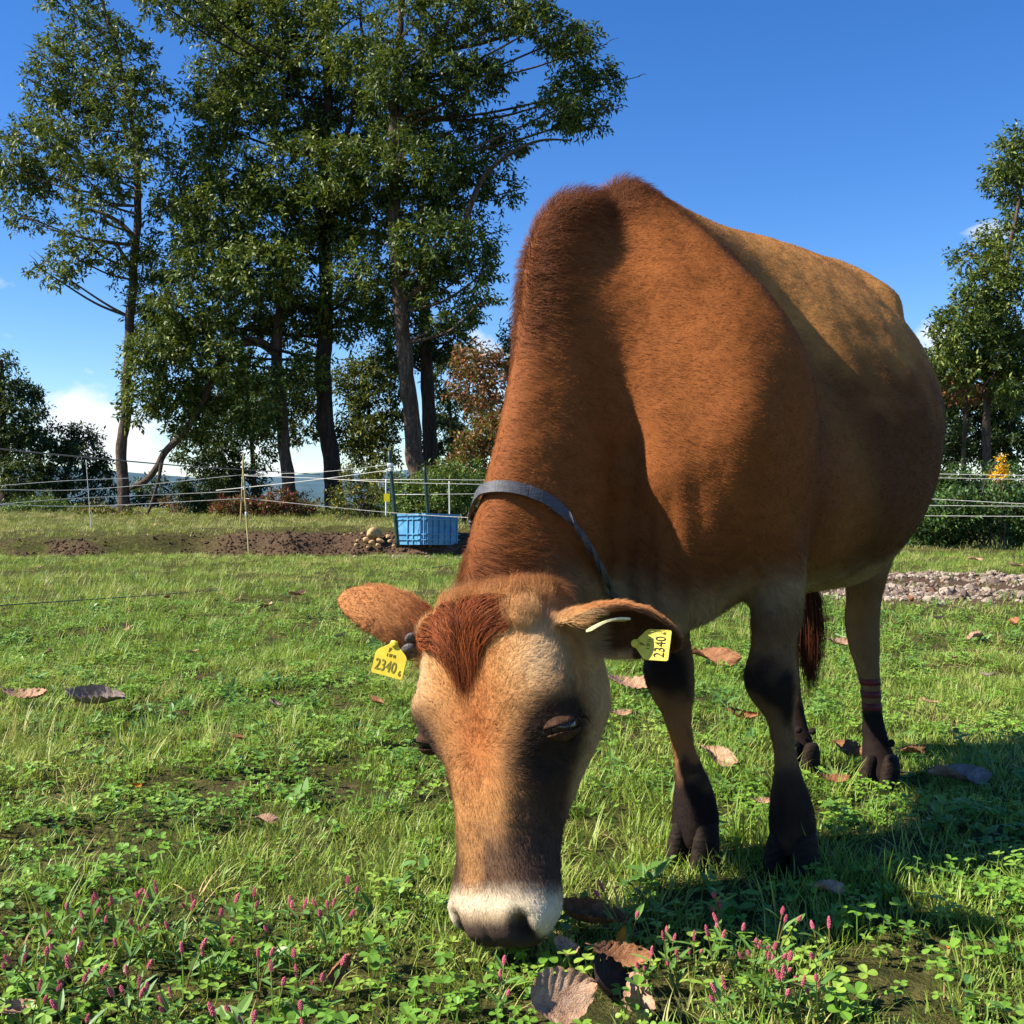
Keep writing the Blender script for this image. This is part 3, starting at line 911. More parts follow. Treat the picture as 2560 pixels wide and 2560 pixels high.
tail_top = T(1.28, 0, 1.10)
tl = crom(np.array([T(1.22, 0, 1.17), tail_top, T(1.33, -.01, .95), T(1.32, -.03, .75), T(1.30, -.05, .58), U(2022, 1470, 3.02)]), 5)
tb = MB(); tb.tube(tl, np.linspace(.028, .011, len(tl)), 10)
tail = cow_part('tail', tb.mesh('tail', True), MC.m)
vcol(tail.data, 'coat', np.tile(lin(120, 78, 44), (len(tail.data.vertices), 1)))
n = 1500
rt = tl[-1] + RNG.normal(0, .008, (n, 3)) + np.linspace(.05, -.01, n)[:, None] * UPV
offs = np.zeros((n, 6, 3)); sway = RNG.normal(0, 1, (n, 2)); L = RNG.uniform(.16, .30, n)
for k in range(1, 6):
    t = k / 5
    offs[:, k] = (sway[:, :1] * .013 * math.sin(t * 2.6) + .004 * t) * np.array([1, 0, 0]) + sway[:, 1:] * .013 * math.sin(t * 2.6) * np.array([0, 1, 0]) - (L * t)[:, None] * UPV
strands('tail_switch', rt, offs, np.full(n, .0009), lin(96, 52, 36) * (.4 + .9 * RNG.random(n))[:, None], MF.m, parent=None)
# ------------------------------------------------------------------ collar: flat strap over the neck, twisted on its way to the throat
M_STRAP = simple_mat('grey_strap', srgb(58, 57, 60), srgb(84, 82, 84), 60, .55, .35, .25, (1, 1, 6))
path_px = [(1182, 1268), (1200, 1236), (1235, 1226), (1285, 1224), (1330, 1234), (1368, 1252), (1395, 1274), (1420, 1308), (1445, 1350), (1470, 1398), (1492, 1445), (1512, 1495)]
pts = []; nrm = []
for a, b in path_px:
    p, n_ = cast(a, b, .010)
    if p is None:
        p, n_ = on_cow(U(a, b, 1.90), .010)
    pts.append(p); nrm.append(n_)
mid = (pts[0] + pts[-1]) / 2
# close it under the throat and up the far side
far = [T_ for T_ in ()]
axc = unit(np.cross(pts[3] - pts[0], pts[8] - pts[3]))
c0 = pts[-1]; c1 = pts[0]
for t in np.linspace(.12, .90, 9):
    base = c0 * (1 - t) + c1 * t
    guess = base + (-NECK_N[7]) * .26 * math.sin(t * math.pi) * 1.0 - lf * .05 * math.sin(t * math.pi)
    p, n_ = on_cow(guess, .010); pts.append(p); nrm.append(n_)
pts = np.array(pts); nrm = np.array(nrm)
for _ in range(2):
    pts = .25 * np.roll(pts, 1, 0) + .5 * pts + .25 * np.roll(pts, -1, 0)
PP = crom(pts, 8, closed=True); NN = unit(crom(nrm, 8, closed=True))
for i_ in range(len(PP)):
    sf, sn = on_cow(PP[i_])
    gap = float(np.dot(PP[i_] - sf, sn))
    if gap < .0115: PP[i_] = sf + sn * .0115; NN[i_] = sn
for _ in range(3): PP = .25 * np.roll(PP, 1, 0) + .5 * PP + .25 * np.roll(PP, -1, 0)
TT = unit(np.roll(PP, -1, 0) - np.roll(PP, 1, 0)); WW = unit(np.cross(NN, TT)); NN = np.cross(TT, WW)
ns = len(PP); R = []
for i in range(ns):
    q = i / 8.0
    flat = float(sst(7.2, 5.6, q)) if q < 12 else float(sst(19.5, 20.6, q))
    tw = 0.0 if flat > .99 else (1 - flat) * (q - 6) * 1.9
    w = .0050 + .0055 * flat; h = .0022 + .001 * (1 - flat)
    wv = WW[i] * math.cos(tw) + NN[i] * math.sin(tw); nv = -WW[i] * math.sin(tw) + NN[i] * math.cos(tw)
    off = NN[i] * .004 * (1 - flat)
    R.append([PP[i] + off + wv * w + nv * h, PP[i] + off - wv * w + nv * h, PP[i] + off - wv * w - nv * h, PP[i] + off + wv * w - nv * h])
R.append(R[0])
cb = MB(); cb.rings(np.array(R), cap=False)
collar = link('neck_collar', cb.mesh('neck_collar'), M_STRAP)
tag(collar, 'flat grey strap collar looped round the brown cow\'s neck', 'collar')

# ------------------------------------------------------------------ ear tags with printed numbers
M_TAG = simple_mat('yellow_tag', srgb(206, 176, 40), srgb(236, 208, 62), 45, .45, .4)
M_TAG2 = simple_mat('cream_tag', srgb(232, 214, 150), srgb(240, 226, 170), 30, .45, .4)
M_PRINT = Mat('tag_print', .6, .2, srgb(132, 120, 46)).m
M_PRINT2 = Mat('tag_print_dark', .6, .2, srgb(34, 32, 18)).m
def text_mesh(body, size, name):
    cu = bpy.data.curves.new(name, 'FONT'); cu.body = body; cu.size = size; cu.align_x = 'CENTER'; cu.align_y = 'CENTER'; cu.extrude = .0004
    cu.resolution_u = 3
    o = bpy.data.objects.new(name + '_tmp', cu); COL.objects.link(o)
    me = bpy.data.meshes.new_from_object(o.evaluated_get(bpy.context.evaluated_depsgraph_get()))
    bpy.data.objects.remove(o); bpy.data.curves.remove(cu)
    return me
TAG_OUT = [(-.5, -.5), (.5, -.5), (.54, -.44), (.54, .18), (.48, .28), (.16, .52), (.10, .66), (-.10, .66), (-.16, .52), (-.48, .28), (-.54, .18), (-.54, -.44)]
def ear_tag(name, origin, ex, ey, w, h, prints, label, mp, bend=0.0):
    ez = np.cross(ex, ey)
    M4 = Matrix(((ex[0], ey[0], ez[0], origin[0]), (ex[1], ey[1], ez[1], origin[1]), (ex[2], ey[2], ez[2], origin[2]), (0, 0, 0, 1)))
    mb = MB(); n = len(TAG_OUT)
    top = [(x * w, y * h, .0011 + bend * (y * h) ** 2) for x, y in TAG_OUT]; bot = [(x, y, z - .0022) for x, y, z in top]
    mb.add(top + bot, [tuple(range(n)), tuple(range(2 * n - 1, n - 1, -1))] + [(i, i + n, (i + 1) % n + n, (i + 1) % n) for i in range(n)])
    rv = []
    for r_, z_ in ((.006, .001), (.006, .004), (.003, .0055)):
        rv.append([(r_ * math.cos(a), .56 * h + r_ * math.sin(a), z_) for a in np.arange(12) * math.pi / 6])
    mb.rings(np.array(rv))
    o = link(name, mb.mesh(name), M_TAG, cow); o.matrix_parent_inverse = INV.copy(); o.matrix_basis = M4
    o['label'] = label
    for body, size, x, y in prints:
        me = text_mesh(body, size, 'number')
        p = link('printed_number', me, mp, o); p.location = (x, y, .0016 + bend * y * y)
        p.scale = (.72, 1.0, 1.0)
    return o
# the tag on the picture's left: pinned through the ear, hanging square to the camera
pin, n_ = cast(968, 1600, .006)
if pin is None: pin = U(968, 1600, 1.74)
yd = float(pin[1]) - .004
p_l, p_r, p_t = U(938, 1664, yd), U(1010, 1683, yd - .012), U(968, 1612, yd)
ex = unit(p_r - p_l); ey = unit(unit(U(985, 1610, yd + .004) - U(972, 1672, yd)) - ex * 0); ey = unit(ey - ex * np.dot(ex, ey))
ear_tag('ear_tag', U(975, 1652, yd - .008), ex, ey, .050, .050,
        [('2340', .026, -.005, -.010), ('6', .013, .0205, -.016), ('1 17 11', .0075, 0, .0085), ('JP', .008, -.004, .018)], 'bright yellow ear tag reading 23406 facing the viewer', M_PRINT)
# the tag in the other ear turns away and its number runs upwards
p0 = U(1600, 1580, 1.645); px_ = U(1652, 1660, 1.615); py_ = U(1659, 1606, 1.628)
ex = unit(py_ - px_); cen = U(1634, 1612, 1.628)
ey = unit(p0 - cen); ey = unit(ey - ex * np.dot(ex, ey))
if np.dot(np.cross(ex, ey), cen - CAMP) > 0: ey = -ey
ear_tag('ear_tag', cen, ex, ey, .044, .050,
        [('2340', .023, -.003, -.011), ('6', .011, .018, -.014), ('1 17 11', .0075, 0, .007), ('JP', .008, 0, .017)], 'yellow ear tag seen at a slant with its number running upwards', M_PRINT2)
a, b = U(1472, 1576, 1.625), U(1568, 1549, 1.64)
dxx = unit(b - a); dz = unit(np.cross(dxx, unit((a + b) / 2 - CAMP))); dd = np.cross(dxx, dz)
mb = MB(); Rr = []
for t in np.linspace(0, 1, 9):
    w_ = .016 + .008 * math.sin(t * math.pi); c_ = a + (b - a) * t + dz * .006 * math.sin(t * math.pi) * (1 if dz[2] > 0 else -1)
    Rr.append([c_ + dd * w_ + dz * .0016, c_ - dd * w_ + dz * .0016, c_ - dd * w_ - dz * .0016, c_ + dd * w_ - dz * .0016])
mb.rings(np.array(Rr))
o = cow_part('ear_tag', mb.mesh('cream_ear_tag'), M_TAG2, smooth=False); o['label'] = 'pale cream ear tag plate seen edge on under the ear rim'

# ------------------------------------------------------------------ red marker bands on the near hind leg
M_BAND = simple_mat('red_band', srgb(72, 26, 26), srgb(108, 40, 40), 40, .6, .3, .2)
ref = None
for k, py in enumerate((1702, 1733, 1764)):
    i = np.argmin(np.abs(np.array([q[1] for q in LEGS['LH']]) - py))
    cpx = np.interp(py, [q[1] for q in LEGS['LH']], [q[0] for q in LEGS['LH']]); cY = np.interp(py, [q[1] for q in LEGS['LH']], [q[2] for q in LEGS['LH']])
    c = U(cpx, py, cY); th = np.arange(28) * 2 * math.pi / 28; R = []
    for dz_, ro in ((-.0085, -.001), (-.0080, .0022), (.0080, .0022), (.0085, -.001), (-.0085, -.001)):
        ring = []
        for a in th:
            d = math.cos(a) * lf + math.sin(a) * bk
            hit, nr, _, dist = COW_BVH.ray_cast(Vector(c + UPV * dz_), Vector(d))
            rr = dist if hit is not None and dist < .06 else .034
            ring.append(c + UPV * dz_ + d * (rr + ro))
        R.append(ring)
    bb = MB(); bb.rings(np.array(R), cap=False)
    R2 = np.array([[c + bk * -0.0 + lf * .032 + UPV * (-.004 - .02 * t) + lf * (.004 + .004 * math.sin(t * 3)) + bk * q for q in (-.006, .006)] for t in np.linspace(0, 1, 5)])
    o = link('leg_band', bb.mesh('leg_band'), M_BAND, smooth=True)
    tag(o, ['topmost of the three red bands round the hind leg', 'middle one of the three red bands round the hind leg', 'lowest of the three red bands round the hind leg'][k], 'leg band', 'red bands on the hind leg')
# ------------------------------------------------------------------ terrain
def bank_edge(x):
    return 13.0 + .12 * np.sin(x * 1.3) + .10 * np.sin(x * 3.1 + 1) + .05 * np.sin(x * 7.7)
def hz(x, y):
    """height of the land"""
    x = np.asarray(x, float); y = np.asarray(y, float)
    P = np.stack([x.ravel(), y.ravel(), 0 * x.ravel()], 1)
    n = (vnoise(P, 2.6, 21) - .5) * .05 + (vnoise(P, 7.0, 22) - .5) * .040
    n = n.reshape(x.shape) * sst(.9, 1.5, y) * sst(40, 20, y)
    quiet = np.exp(-((x - .25) / .75) ** 2 - ((y - 2.1) / .75) ** 2)
    z = gz(x, y) + n * (1 - .85 * quiet) - .012
    e = bank_edge(x)
    amt = .235 * sst(1.9, -.6, x) * (.55 + .45 * sst(-6.5, -2.5, x))
    z = z + amt * sst(e, e + .42, y) + amt * .25 * sst(e + .3, e + 1.0, y) * sst(e + 2.2, e + 1.0, y)
    z = z + .20 * sst(1.9, -.6, x) * (1 - (.55 + .45 * sst(-6.5, -2.5, x))) * sst(e - .8, e + 2.5, y)
    z = z - .05 * np.exp(-((y - e + .15) / .25) ** 2) * sst(1.9, -.6, x)
    z = z + .12 * sst(16, 24, y)
    z = z - 7.0 * sst(34, 90, y) - 30 * sst(90, 600, y)
    return z
def axis(edges):
    out = []
    for a, b, n in edges: out += list(np.linspace(a, b, n, endpoint=False))
    return np.array(out + [edges[-1][1]])
gy = axis([(-8, .8, 10), (.8, 4.5, 92), (4.5, 12.2, 90), (12.2, 15, 80), (15, 34, 50), (34, 100, 24), (100, 700, 12), (700, 9000, 12)])
q = np.linspace(-1, 1, 321); gq = np.sign(q) * np.abs(q) ** 2.0
V = []
for yy in gy:
    half = 26 + 1.3 * max(yy, 0)
    xs = gq * half
    V.append(np.stack([xs, np.full_like(xs, yy), hz(xs, np.full_like(xs, yy))], 1))
V = np.array(V); ny, nx = V.shape[:2]
ii = np.arange(ny * nx).reshape(ny, nx)
Fq = np.stack([ii[:-1, :-1], ii[:-1, 1:], ii[1:, 1:], ii[1:, :-1]], -1).reshape(-1, 4)
gme = mesh_np('ground', V.reshape(-1, 3), Fq, 4, True)
# bare earth: cut face of the bank, the gravel track, worn patches
gx_, gy_ = V.reshape(-1, 3)[:, 0], V.reshape(-1, 3)[:, 1]
Pg = np.stack([gx_, gy_, 0 * gx_], 1)
e = bank_edge(gx_)
nz = vnoise(Pg, 3.0, 30) * .6 + vnoise(Pg, 9, 31) * .4
def soil_at(x, y):
    P = np.stack([x, y, 0 * x], 1); e = bank_edge(x)
    nz = vnoise(P, 3.0, 30) * .6 + vnoise(P, 9, 31) * .4
    cut = sst(e - .30, e - .05, y + .25 * (nz - .5)) * sst(e + .62, e + .38, y + .25 * (nz - .5)) * sst(1.6, .7, x) * sst(-4.9, -2.7, x + 2.2 * (nz - .5))
    cut = np.maximum(cut, sst(e - .2, e, y) * sst(e + .5, e + .2, y) * sst(.42, .6, nz) * (x < -2))
    trk = track_at(x, y)
    patch = sst(.68, .80, nz) * sst(1.6, 2.2, y) * sst(9, 5, y) * (x < .4)
    return np.clip(np.maximum.reduce([cut, trk, patch * .8]), 0, 1)
def track_at(x, y):
    P = np.stack([x, y, 0 * x], 1); nz = vnoise(P, 1.6, 33) * .7 + vnoise(P, 6, 34) * .3
    return sst(6.9, 7.5, y + 1.3 * (nz - .5)) * sst(9.9, 9.2, y + 1.3 * (nz - .5)) * sst(1.6, 2.3, x + .8 * (nz - .5))
at = gme.attributes.new('soil', 'FLOAT', 'POINT'); at.data.foreach_set('value', soil_at(gx_, gy_).astype(np.float32))
MG = Mat('pasture_soil', .95, .1)
n1 = MG.noise(2.2, 6, .6); n2 = MG.noise(26, 5, .65); n3 = MG.noise(120, 4, .6)
green = MG.ramp(n2, [(.3, srgb(46, 48, 22)), (.55, srgb(78, 76, 38)), (.8, srgb(118, 104, 62))])
earth = MG.ramp(MG.mix(.5, n2, n3), [(.3, srgb(50, 38, 29)), (.5, srgb(88, 68, 51)), (.7, srgb(134, 112, 88))])
MG.base(MG.mix(MG.attr('soil').outputs['Fac'], green, earth))
MG.bump(MG.mix(.5, n2, n3), .9, .03)
ground = link('ground', gme, MG.m)
tag(ground, 'rolling pasture ground with a low cut earth bank', kind='structure')

# far hills beyond the drop
hb = []
xs = np.linspace(-5200, 5200, 161)
for k, (yy, amp) in enumerate(((3000, 0), (3300, .55), (3700, 1.0), (4200, .8), (5200, 0))):
    P = np.stack([xs / 700, np.full_like(xs, k * .35), 0 * xs], 1)
    hgt = -45 + amp * (40 + 190 * vnoise(P, 1.0, 40) ** 1.5 + 40 * vnoise(P, 4, 41))
    hb.append(np.stack([xs, np.full_like(xs, yy), hgt], 1))
hb = crom(np.array(hb), 4); nyh, nxh = hb.shape[:2]; ii = np.arange(nyh * nxh).reshape(nyh, nxh)
hme = mesh_np('hills', hb.reshape(-1, 3), np.stack([ii[:-1, :-1], ii[:-1, 1:], ii[1:, 1:], ii[1:, :-1]], -1).reshape(-1, 4), 4, True)
tag(link('hills', hme, simple_mat('haze_tinted_forest', (.045, .085, .10), (.07, .12, .15), .02, .95, .1)), 'far wooded hills with blue haze painted in, on the skyline', kind='structure')  # forest colour shifted to blue, distance haze painted in

# ------------------------------------------------------------------ ground cover
def leafy(name, stops, rough=.5, spec=.35, trans=.30, rnd=.35, noise_scale=.9):
    """leaf material: colour differs per plant and per place, light comes through"""
    M = Mat(name, rough, spec)
    oi = M.N.new('ShaderNodeObjectInfo')
    geo = M.N.new('ShaderNodeNewGeometry')
    pos = M.noise(noise_scale, 3, .5, vec=geo.outputs['Position'])
    f = M.math('ADD', M.math('MULTIPLY', oi.outputs['Random'], rnd), M.math('MULTIPLY', pos, 1 - rnd))
    col = M.ramp(f, stops)
    M.base(col)
    tr = M.N.new('ShaderNodeBsdfTranslucent'); M.L.new(M.mix(.35, col, (.55, .62, .06)), tr.inputs['Color'])
    mx = M.N.new('ShaderNodeMixShader'); mx.inputs[0].default_value = trans
    M.L.new(M.b.outputs[0], mx.inputs[1]); M.L.new(tr.outputs[0], mx.inputs[2])
    M.L.new(mx.outputs[0], M.N['Material Output'].inputs['Surface'])
    return M.m
M_GRASS = leafy('grass_blade', [(.22, srgb(84, 116, 36)), (.42, srgb(122, 152, 50)), (.58, srgb(152, 168, 74)), (.76, srgb(186, 170, 108))])
M_GRASSF = leafy('grass_blade_far', [(.22, srgb(106, 122, 52)), (.45, srgb(138, 146, 70)), (.62, srgb(166, 158, 94)), (.8, srgb(184, 162, 114))])
M_CLOV = leafy('clover_leaf', [(.2, srgb(74, 116, 38)), (.5, srgb(112, 154, 50)), (.8, srgb(158, 178, 74))], .45, .4, .25)
M_WEED = leafy('weed_leaf', [(.2, srgb(74, 112, 52)), (.6, srgb(104, 142, 62)), (.9, srgb(142, 160, 80))], .45, .4, .25)
M_STRAW = leafy('dry_straw', [(.2, srgb(150, 124, 78)), (.6, srgb(188, 160, 108)), (.9, srgb(128, 92, 58))], .7, .2, .15)

PROTO = bpy.data.collections.new('ground_cover_sources')
def proto(name, mb, mat):
    o = bpy.data.objects.new(name, mb.mesh(name)); o.data.materials.append(mat)
    return o
def blade(mb, base, az, length, width, lean_, curl, seg=3):
    d = np.array([math.cos(az), math.sin(az), 0]); sd = np.array([-math.sin(az), math.cos(az), 0])
    L = []; ang = lean_; p = np.array(base, float)
    for k in range(seg + 1):
        t = k / seg; w = width * (1 - t) ** .7 * .5 * (1 if k < seg else 0)
        L.append((p.copy(), w))
        ang2 = ang + curl * t
        p = p + (d * math.sin(ang2) + UPV * math.cos(ang2)) * length / seg
    v = []; f = []
    for k, (p, w) in enumerate(L[:-1]):
        v += [p - sd * w, p + sd * w]
    v.append(L[-1][0])
    for k in range(seg - 1): f.append((2 * k, 2 * k + 1, 2 * k + 3, 2 * k + 2))
    f.append((2 * seg - 2, 2 * seg - 1, 2 * seg))
    mb.add(v, f)
def tuft(name, n, lo, hi, wid, spread, mat, r, flat=0.0):
    mb = MB()
    for _ in range(n):
        a = r.uniform(0, 6.283); rad_ = spread * math.sqrt(r.random())
        blade(mb, (rad_ * math.cos(a), rad_ * math.sin(a), -.004), a + r.uniform(-1, 1), r.uniform(lo, hi), wid * r.uniform(.7, 1.3), r.uniform(.05, .6) + flat, r.uniform(.2, 1.3))
    return proto(name, mb, mat)
rr = random.Random(3)
P_GRASS = [tuft('grass_tuft', 24, .02, .058, .003, .06, M_GRASS, rr, .25) for _ in range(4)]
P_TALL = [tuft('grass_tuft', 13, .07, .15, .0045, .035, M_GRASS, rr) for _ in range(3)]
P_FAR = [tuft('grass_tuft', 26, .04, .09, .007, .14, M_GRASSF, rr, .2) for _ in range(3)]
P_STRAW = [tuft('straw_bits', 9, .05, .12, .0028, .06, M_STRAW, rr, .9) for _ in range(2)]
def leaflet(mb, c, az, tilt, ln, wd, cup=.12, pts=((0, .0), (.25, .62), (.6, 1.0), (.88, .8), (1.0, .25))):
    d = np.array([math.cos(az) * math.cos(tilt), math.sin(az) * math.cos(tilt), math.sin(tilt)]); sd = np.array([-math.sin(az), math.cos(az), 0]); up = np.cross(d, sd)
    if up[2] < 0: up = -up
    v = []; f = []
    for t, w in pts:
        c0 = np.asarray(c) + d * ln * t - up * cup * ln * .4 * t * t
        v += [c0 - sd * wd * w * .5 + up * cup * wd * w, c0, c0 + sd * wd * w * .5 + up * cup * wd * w]
    for k in range(len(pts) - 1):
        a = 3 * k; f += [(a, a + 1, a + 4, a + 3), (a + 1, a + 2, a + 5, a + 4)]
    mb.add(v, f)
def clover(name, n, size, hgt, spread, r):
    mb = MB()
    for _ in range(n):
        a = r.uniform(0, 6.283); rad_ = spread * math.sqrt(r.random()); base = np.array([rad_ * math.cos(a), rad_ * math.sin(a), 0])
        top = base + np.array([r.uniform(-.012, .012), r.uniform(-.012, .012), hgt * r.uniform(.45, 1.15)])
        mb.tube(np.array([base, (base + top) / 2 + np.array([.003, .002, 0]), top]), .0009, 3, cap=False)
        a0 = r.uniform(0, 6.283); s = size * r.uniform(.7, 1.25); tl = r.uniform(-.25, .45)
        for k in range(3): leaflet(mb, top, a0 + k * 2.094 + r.uniform(-.15, .15), tl + r.uniform(-.2, .2), s, s * .88)
    return proto(name, mb, M_CLOV)
P_CLOV = [clover('clover_sprig', 8, .0105, .028, .05, rr) for _ in range(3)]
P_CLOVB = [clover('clover_sprig', 7, .0122, .042, .055, rr) for _ in range(3)]
def weed(name, n, ln, hgt, r):
    mb = MB()
    for _ in range(n):
        a = r.uniform(0, 6.283); p = np.array([r.uniform(-.015, .015), r.uniform(-.015, .015), r.uniform(.0, hgt)])
        leaflet(mb, p, a, r.uniform(-.1, .7), ln * r.uniform(.6, 1.2), ln * .42, .15, ((0, .1), (.2, .7), (.45, 1.0), (.75, .7), (1.0, .05)))
    return proto(name, mb, M_WEED)
P_WEED = [weed('broadleaf_weed', 10, .038, .05, rr) for _ in range(3)]

def scatter(name, protos, P, rot, scl, idx, label, cat):
    colx = bpy.data.collections.new(name + '_sources')
    for k, o in enumerate(protos):
        o2 = o if len(o.users_collection) == 0 else o.copy()
        o2.name = '%s_%02d' % (o.name.split('.')[0], k)
        colx.objects.link(o2)
    me = bpy.data.meshes.new(name); me.vertices.add(len(P)); me.vertices.foreach_set('co', P.astype(np.float32).reshape(-1))
    a = me.attributes.new('rot', 'FLOAT_VECTOR', 'POINT'); a.data.foreach_set('vector', rot.astype(np.float32).reshape(-1))
    a = me.attributes.new('scl', 'FLOAT', 'POINT'); a.data.foreach_set('value', scl.astype(np.float32))
    a = me.attributes.new('idx', 'INT', 'POINT'); a.data.foreach_set('value', idx.astype(np.int32))
    o = link(name, me)
    ng = bpy.data.node_groups.new(name + '_nodes', 'GeometryNodeTree')
    ng.interface.new_socket('Geometry', in_out='INPUT', socket_type='NodeSocketGeometry')
    ng.interface.new_socket('Geometry', in_out='OUTPUT', socket_type='NodeSocketGeometry')
    N, L = ng.nodes, ng.links
    gi = N.new('NodeGroupInput'); go = N.new('NodeGroupOutput'); ip = N.new('GeometryNodeInstanceOnPoints')
    ci = N.new('GeometryNodeCollectionInfo'); ci.inputs['Collection'].default_value = colx
    ci.inputs['Separate Children'].default_value = True; ci.inputs['Reset Children'].default_value = True
    def na(nm, ty):
        n = N.new('GeometryNodeInputNamedAttribute'); n.data_type = ty; n.inputs['Name'].default_value = nm
        return n.outputs['Attribute']
    L.new(gi.outputs[0], ip.inputs['Points']); L.new(ci.outputs[0], ip.inputs['Instance']); ip.inputs['Pick Instance'].default_value = True
    L.new(na('idx', 'INT'), ip.inputs['Instance Index']); L.new(na('rot', 'FLOAT_VECTOR'), ip.inputs['Rotation']); L.new(na('scl', 'FLOAT'), ip.inputs['Scale'])
    L.new(ip.outputs[0], go.inputs[0])
    md = o.modifiers.new('scatter', 'NODES'); md.node_group = ng
    tag(o, label, cat, kind='stuff')
    return o
def spread_pts(n, y0, y1, keep, pow_=1.0, xw=.80, extra=.9):
    """points over the wedge of ground in view, thinned by keep(x, y)"""
    y = np.sqrt(RNG.uniform(y0 ** (2 * pow_), y1 ** (2 * pow_), n)) if pow_ == 1.0 else (RNG.uniform(y0 ** pow_, y1 ** pow_, n)) ** (1 / pow_)
    x = RNG.uniform(-1, 1, n) * (xw * y + extra)
    m = RNG.random(n) < keep(x, y)
    x, y = x[m], y[m]
    z = hz(x, y)
    return np.stack([x, y, z], 1)
def rots(n, tilt=.22):
    return np.stack([RNG.normal(0, tilt, n), RNG.normal(0, tilt, n), RNG.uniform(0, 6.283, n)], 1)
def pn(x, y, s, seed): return vnoise(np.stack([x, y, 0 * x], 1), s, seed)
head_spot = lambda x, y: 1 - .0 * x
# grass
def off_leaves(x, y):
    return 1 - .96 * (np.exp(-(((x - .115) / .135) ** 2 + ((y - 1.475) / .085) ** 2) ** 3) > .4)
def k_grass(x, y):
    cl = pn(x, y, 2.2, 50)
    return (1 - .93 * soil_at(x, y)) * np.clip(.40 + 1.3 * (cl - .38) + .25 * sst(3, 6, y) - .8 * (pn(x, y, 6.0, 58) < .30), .10, 1) * off_leaves(x, y)
near = spread_pts(26000, 1.15, 5.0, k_grass, 1.0)
midg = spread_pts(21500, 5.0, 13.2, k_grass, 1.0)
GP = np.vstack([near, midg]); ng_ = len(GP)
gs = np.concatenate([RNG.uniform(.6, 1.15, len(near)), RNG.uniform(.8, 1.5, len(midg))])
scatter('grass', P_GRASS, GP, rots(ng_), gs, RNG.integers(0, 4, ng_), 'short grazed green pasture grass', 'grass')
def k_tall(x, y):
    return (1 - soil_at(x, y)) * off_leaves(x, y) * np.clip((pn(x, y, 1.7, 52) - .48) * 3.2, 0.03, 1) * (1 - .9 * np.exp(-((x - .0) / .18) ** 2 - ((y - 1.55) / .12) ** 2))
TP = spread_pts(5000, 1.15, 9.0, k_tall, 1.0)
scatter('tall_grass', P_TALL, TP, rots(len(TP), .15), RNG.uniform(.5, 1.05, len(TP)), RNG.integers(0, 3, len(TP)), 'longer grass blades standing above the clover', 'grass')
FPt = spread_pts(20500, 13.35, 30.0, lambda x, y: (1 - soil_at(x, y)) * np.where(y > 22, .55, 1.0), 1.0)
scatter('bank_grass', P_FAR, FPt, rots(len(FPt)), RNG.uniform(.5, 1.1, len(FPt)), RNG.integers(0, 3, len(FPt)), 'rough yellowish grass on top of the earth bank', 'grass')
# clover and weeds
def k_clov(x, y):
    return (1 - soil_at(x, y)) * off_leaves(x, y) * np.clip(.35 + 1.5 * (.62 - pn(x, y, 2.2, 50)) + .3 * sst(1.9, 1.3, y), .12, 1) * sst(9, 3.5, y)
CPt = spread_pts(17000, 1.15, 7.0, k_clov, 1.0)
big = (CPt[:, 1] < 2.0) & (RNG.random(len(CPt)) < .75)
ci_ = np.where(big, RNG.integers(3, 6, len(CPt)), RNG.integers(0, 3, len(CPt)))
scatter('clover', P_CLOV + P_CLOVB, CPt, rots(len(CPt), .15), RNG.uniform(.7, 1.2, len(CPt)), ci_, 'dense green clover carpeting the pasture', 'clover')
WP = spread_pts(5400, 1.15, 7.5, lambda x, y: (1 - soil_at(x, y)) * off_leaves(x, y) * np.clip((pn(x, y, 3.1, 55) - .45) * 3, .05, 1), 1.0)
scatter('weeds', P_WEED, WP, rots(len(WP), .2), RNG.uniform(.5, 1.15, len(WP)), RNG.integers(0, 3, len(WP)), 'small broad leaved weeds among the clover', 'weeds')
SP = spread_pts(9000, 1.3, 12.8, lambda x, y: np.clip(.15 + 1.6 * (pn(x, y, 1.1, 57) - .45), .08, 1) * (1 - .7 * soil_at(x, y)), 1.0)
scatter('straw', P_STRAW, SP, rots(len(SP), .2), RNG.uniform(.5, 1.2, len(SP)), RNG.integers(0, 2, len(SP)), 'dry straw and dead grass lying in the pasture', 'straw')
# ------------------------------------------------------------------ trees
def bark(name, c1, c2, c3):
    M = Mat(name, .9, .15)
    n = M.noise(5, 6, .65, stretch=(3.2, 3.2, .5)); n2 = M.noise(26, 4, .6, stretch=(2.2, 2.2, .6))
    M.base(M.ramp(M.mix(.45, n, n2), [(.32, c1), (.5, c2), (.68, c3)]))
    M.bump(M.mix(.5, n, n2), 1.0, .05)
    return M.m
M_BARK = bark('grey_brown_bark', srgb(40, 32, 27), srgb(86, 72, 60), srgb(128, 112, 96))
M_BARKD = bark('dark_bark', srgb(26, 22, 20), srgb(56, 47, 41), srgb(88, 76, 66))
def tree_leaf(name, rough=.5, spec=.28, trans=.20):
    M = Mat(name, rough, spec)
    a = M.attr('leaf_colour'); M.base(a.outputs['Color'])
    tr = M.N.new('ShaderNodeBsdfTranslucent'); M.L.new(M.mix(.3, a.outputs['Color'], (.35, .4, .03)), tr.inputs['Color'])
    mx = M.N.new('ShaderNodeMixShader'); mx.inputs[0].default_value = trans
    M.L.new(M.b.outputs[0], mx.inputs[1]); M.L.new(tr.outputs[0], mx.inputs[2])
    M.L.new(mx.outputs[0], M.N['Material Output'].inputs['Surface'])
    return M.m
M_TLEAF = tree_leaf('tree_leaf')
G_OAK = [srgb(48, 66, 26), srgb(68, 88, 34), srgb(92, 108, 44), srgb(120, 130, 58)]
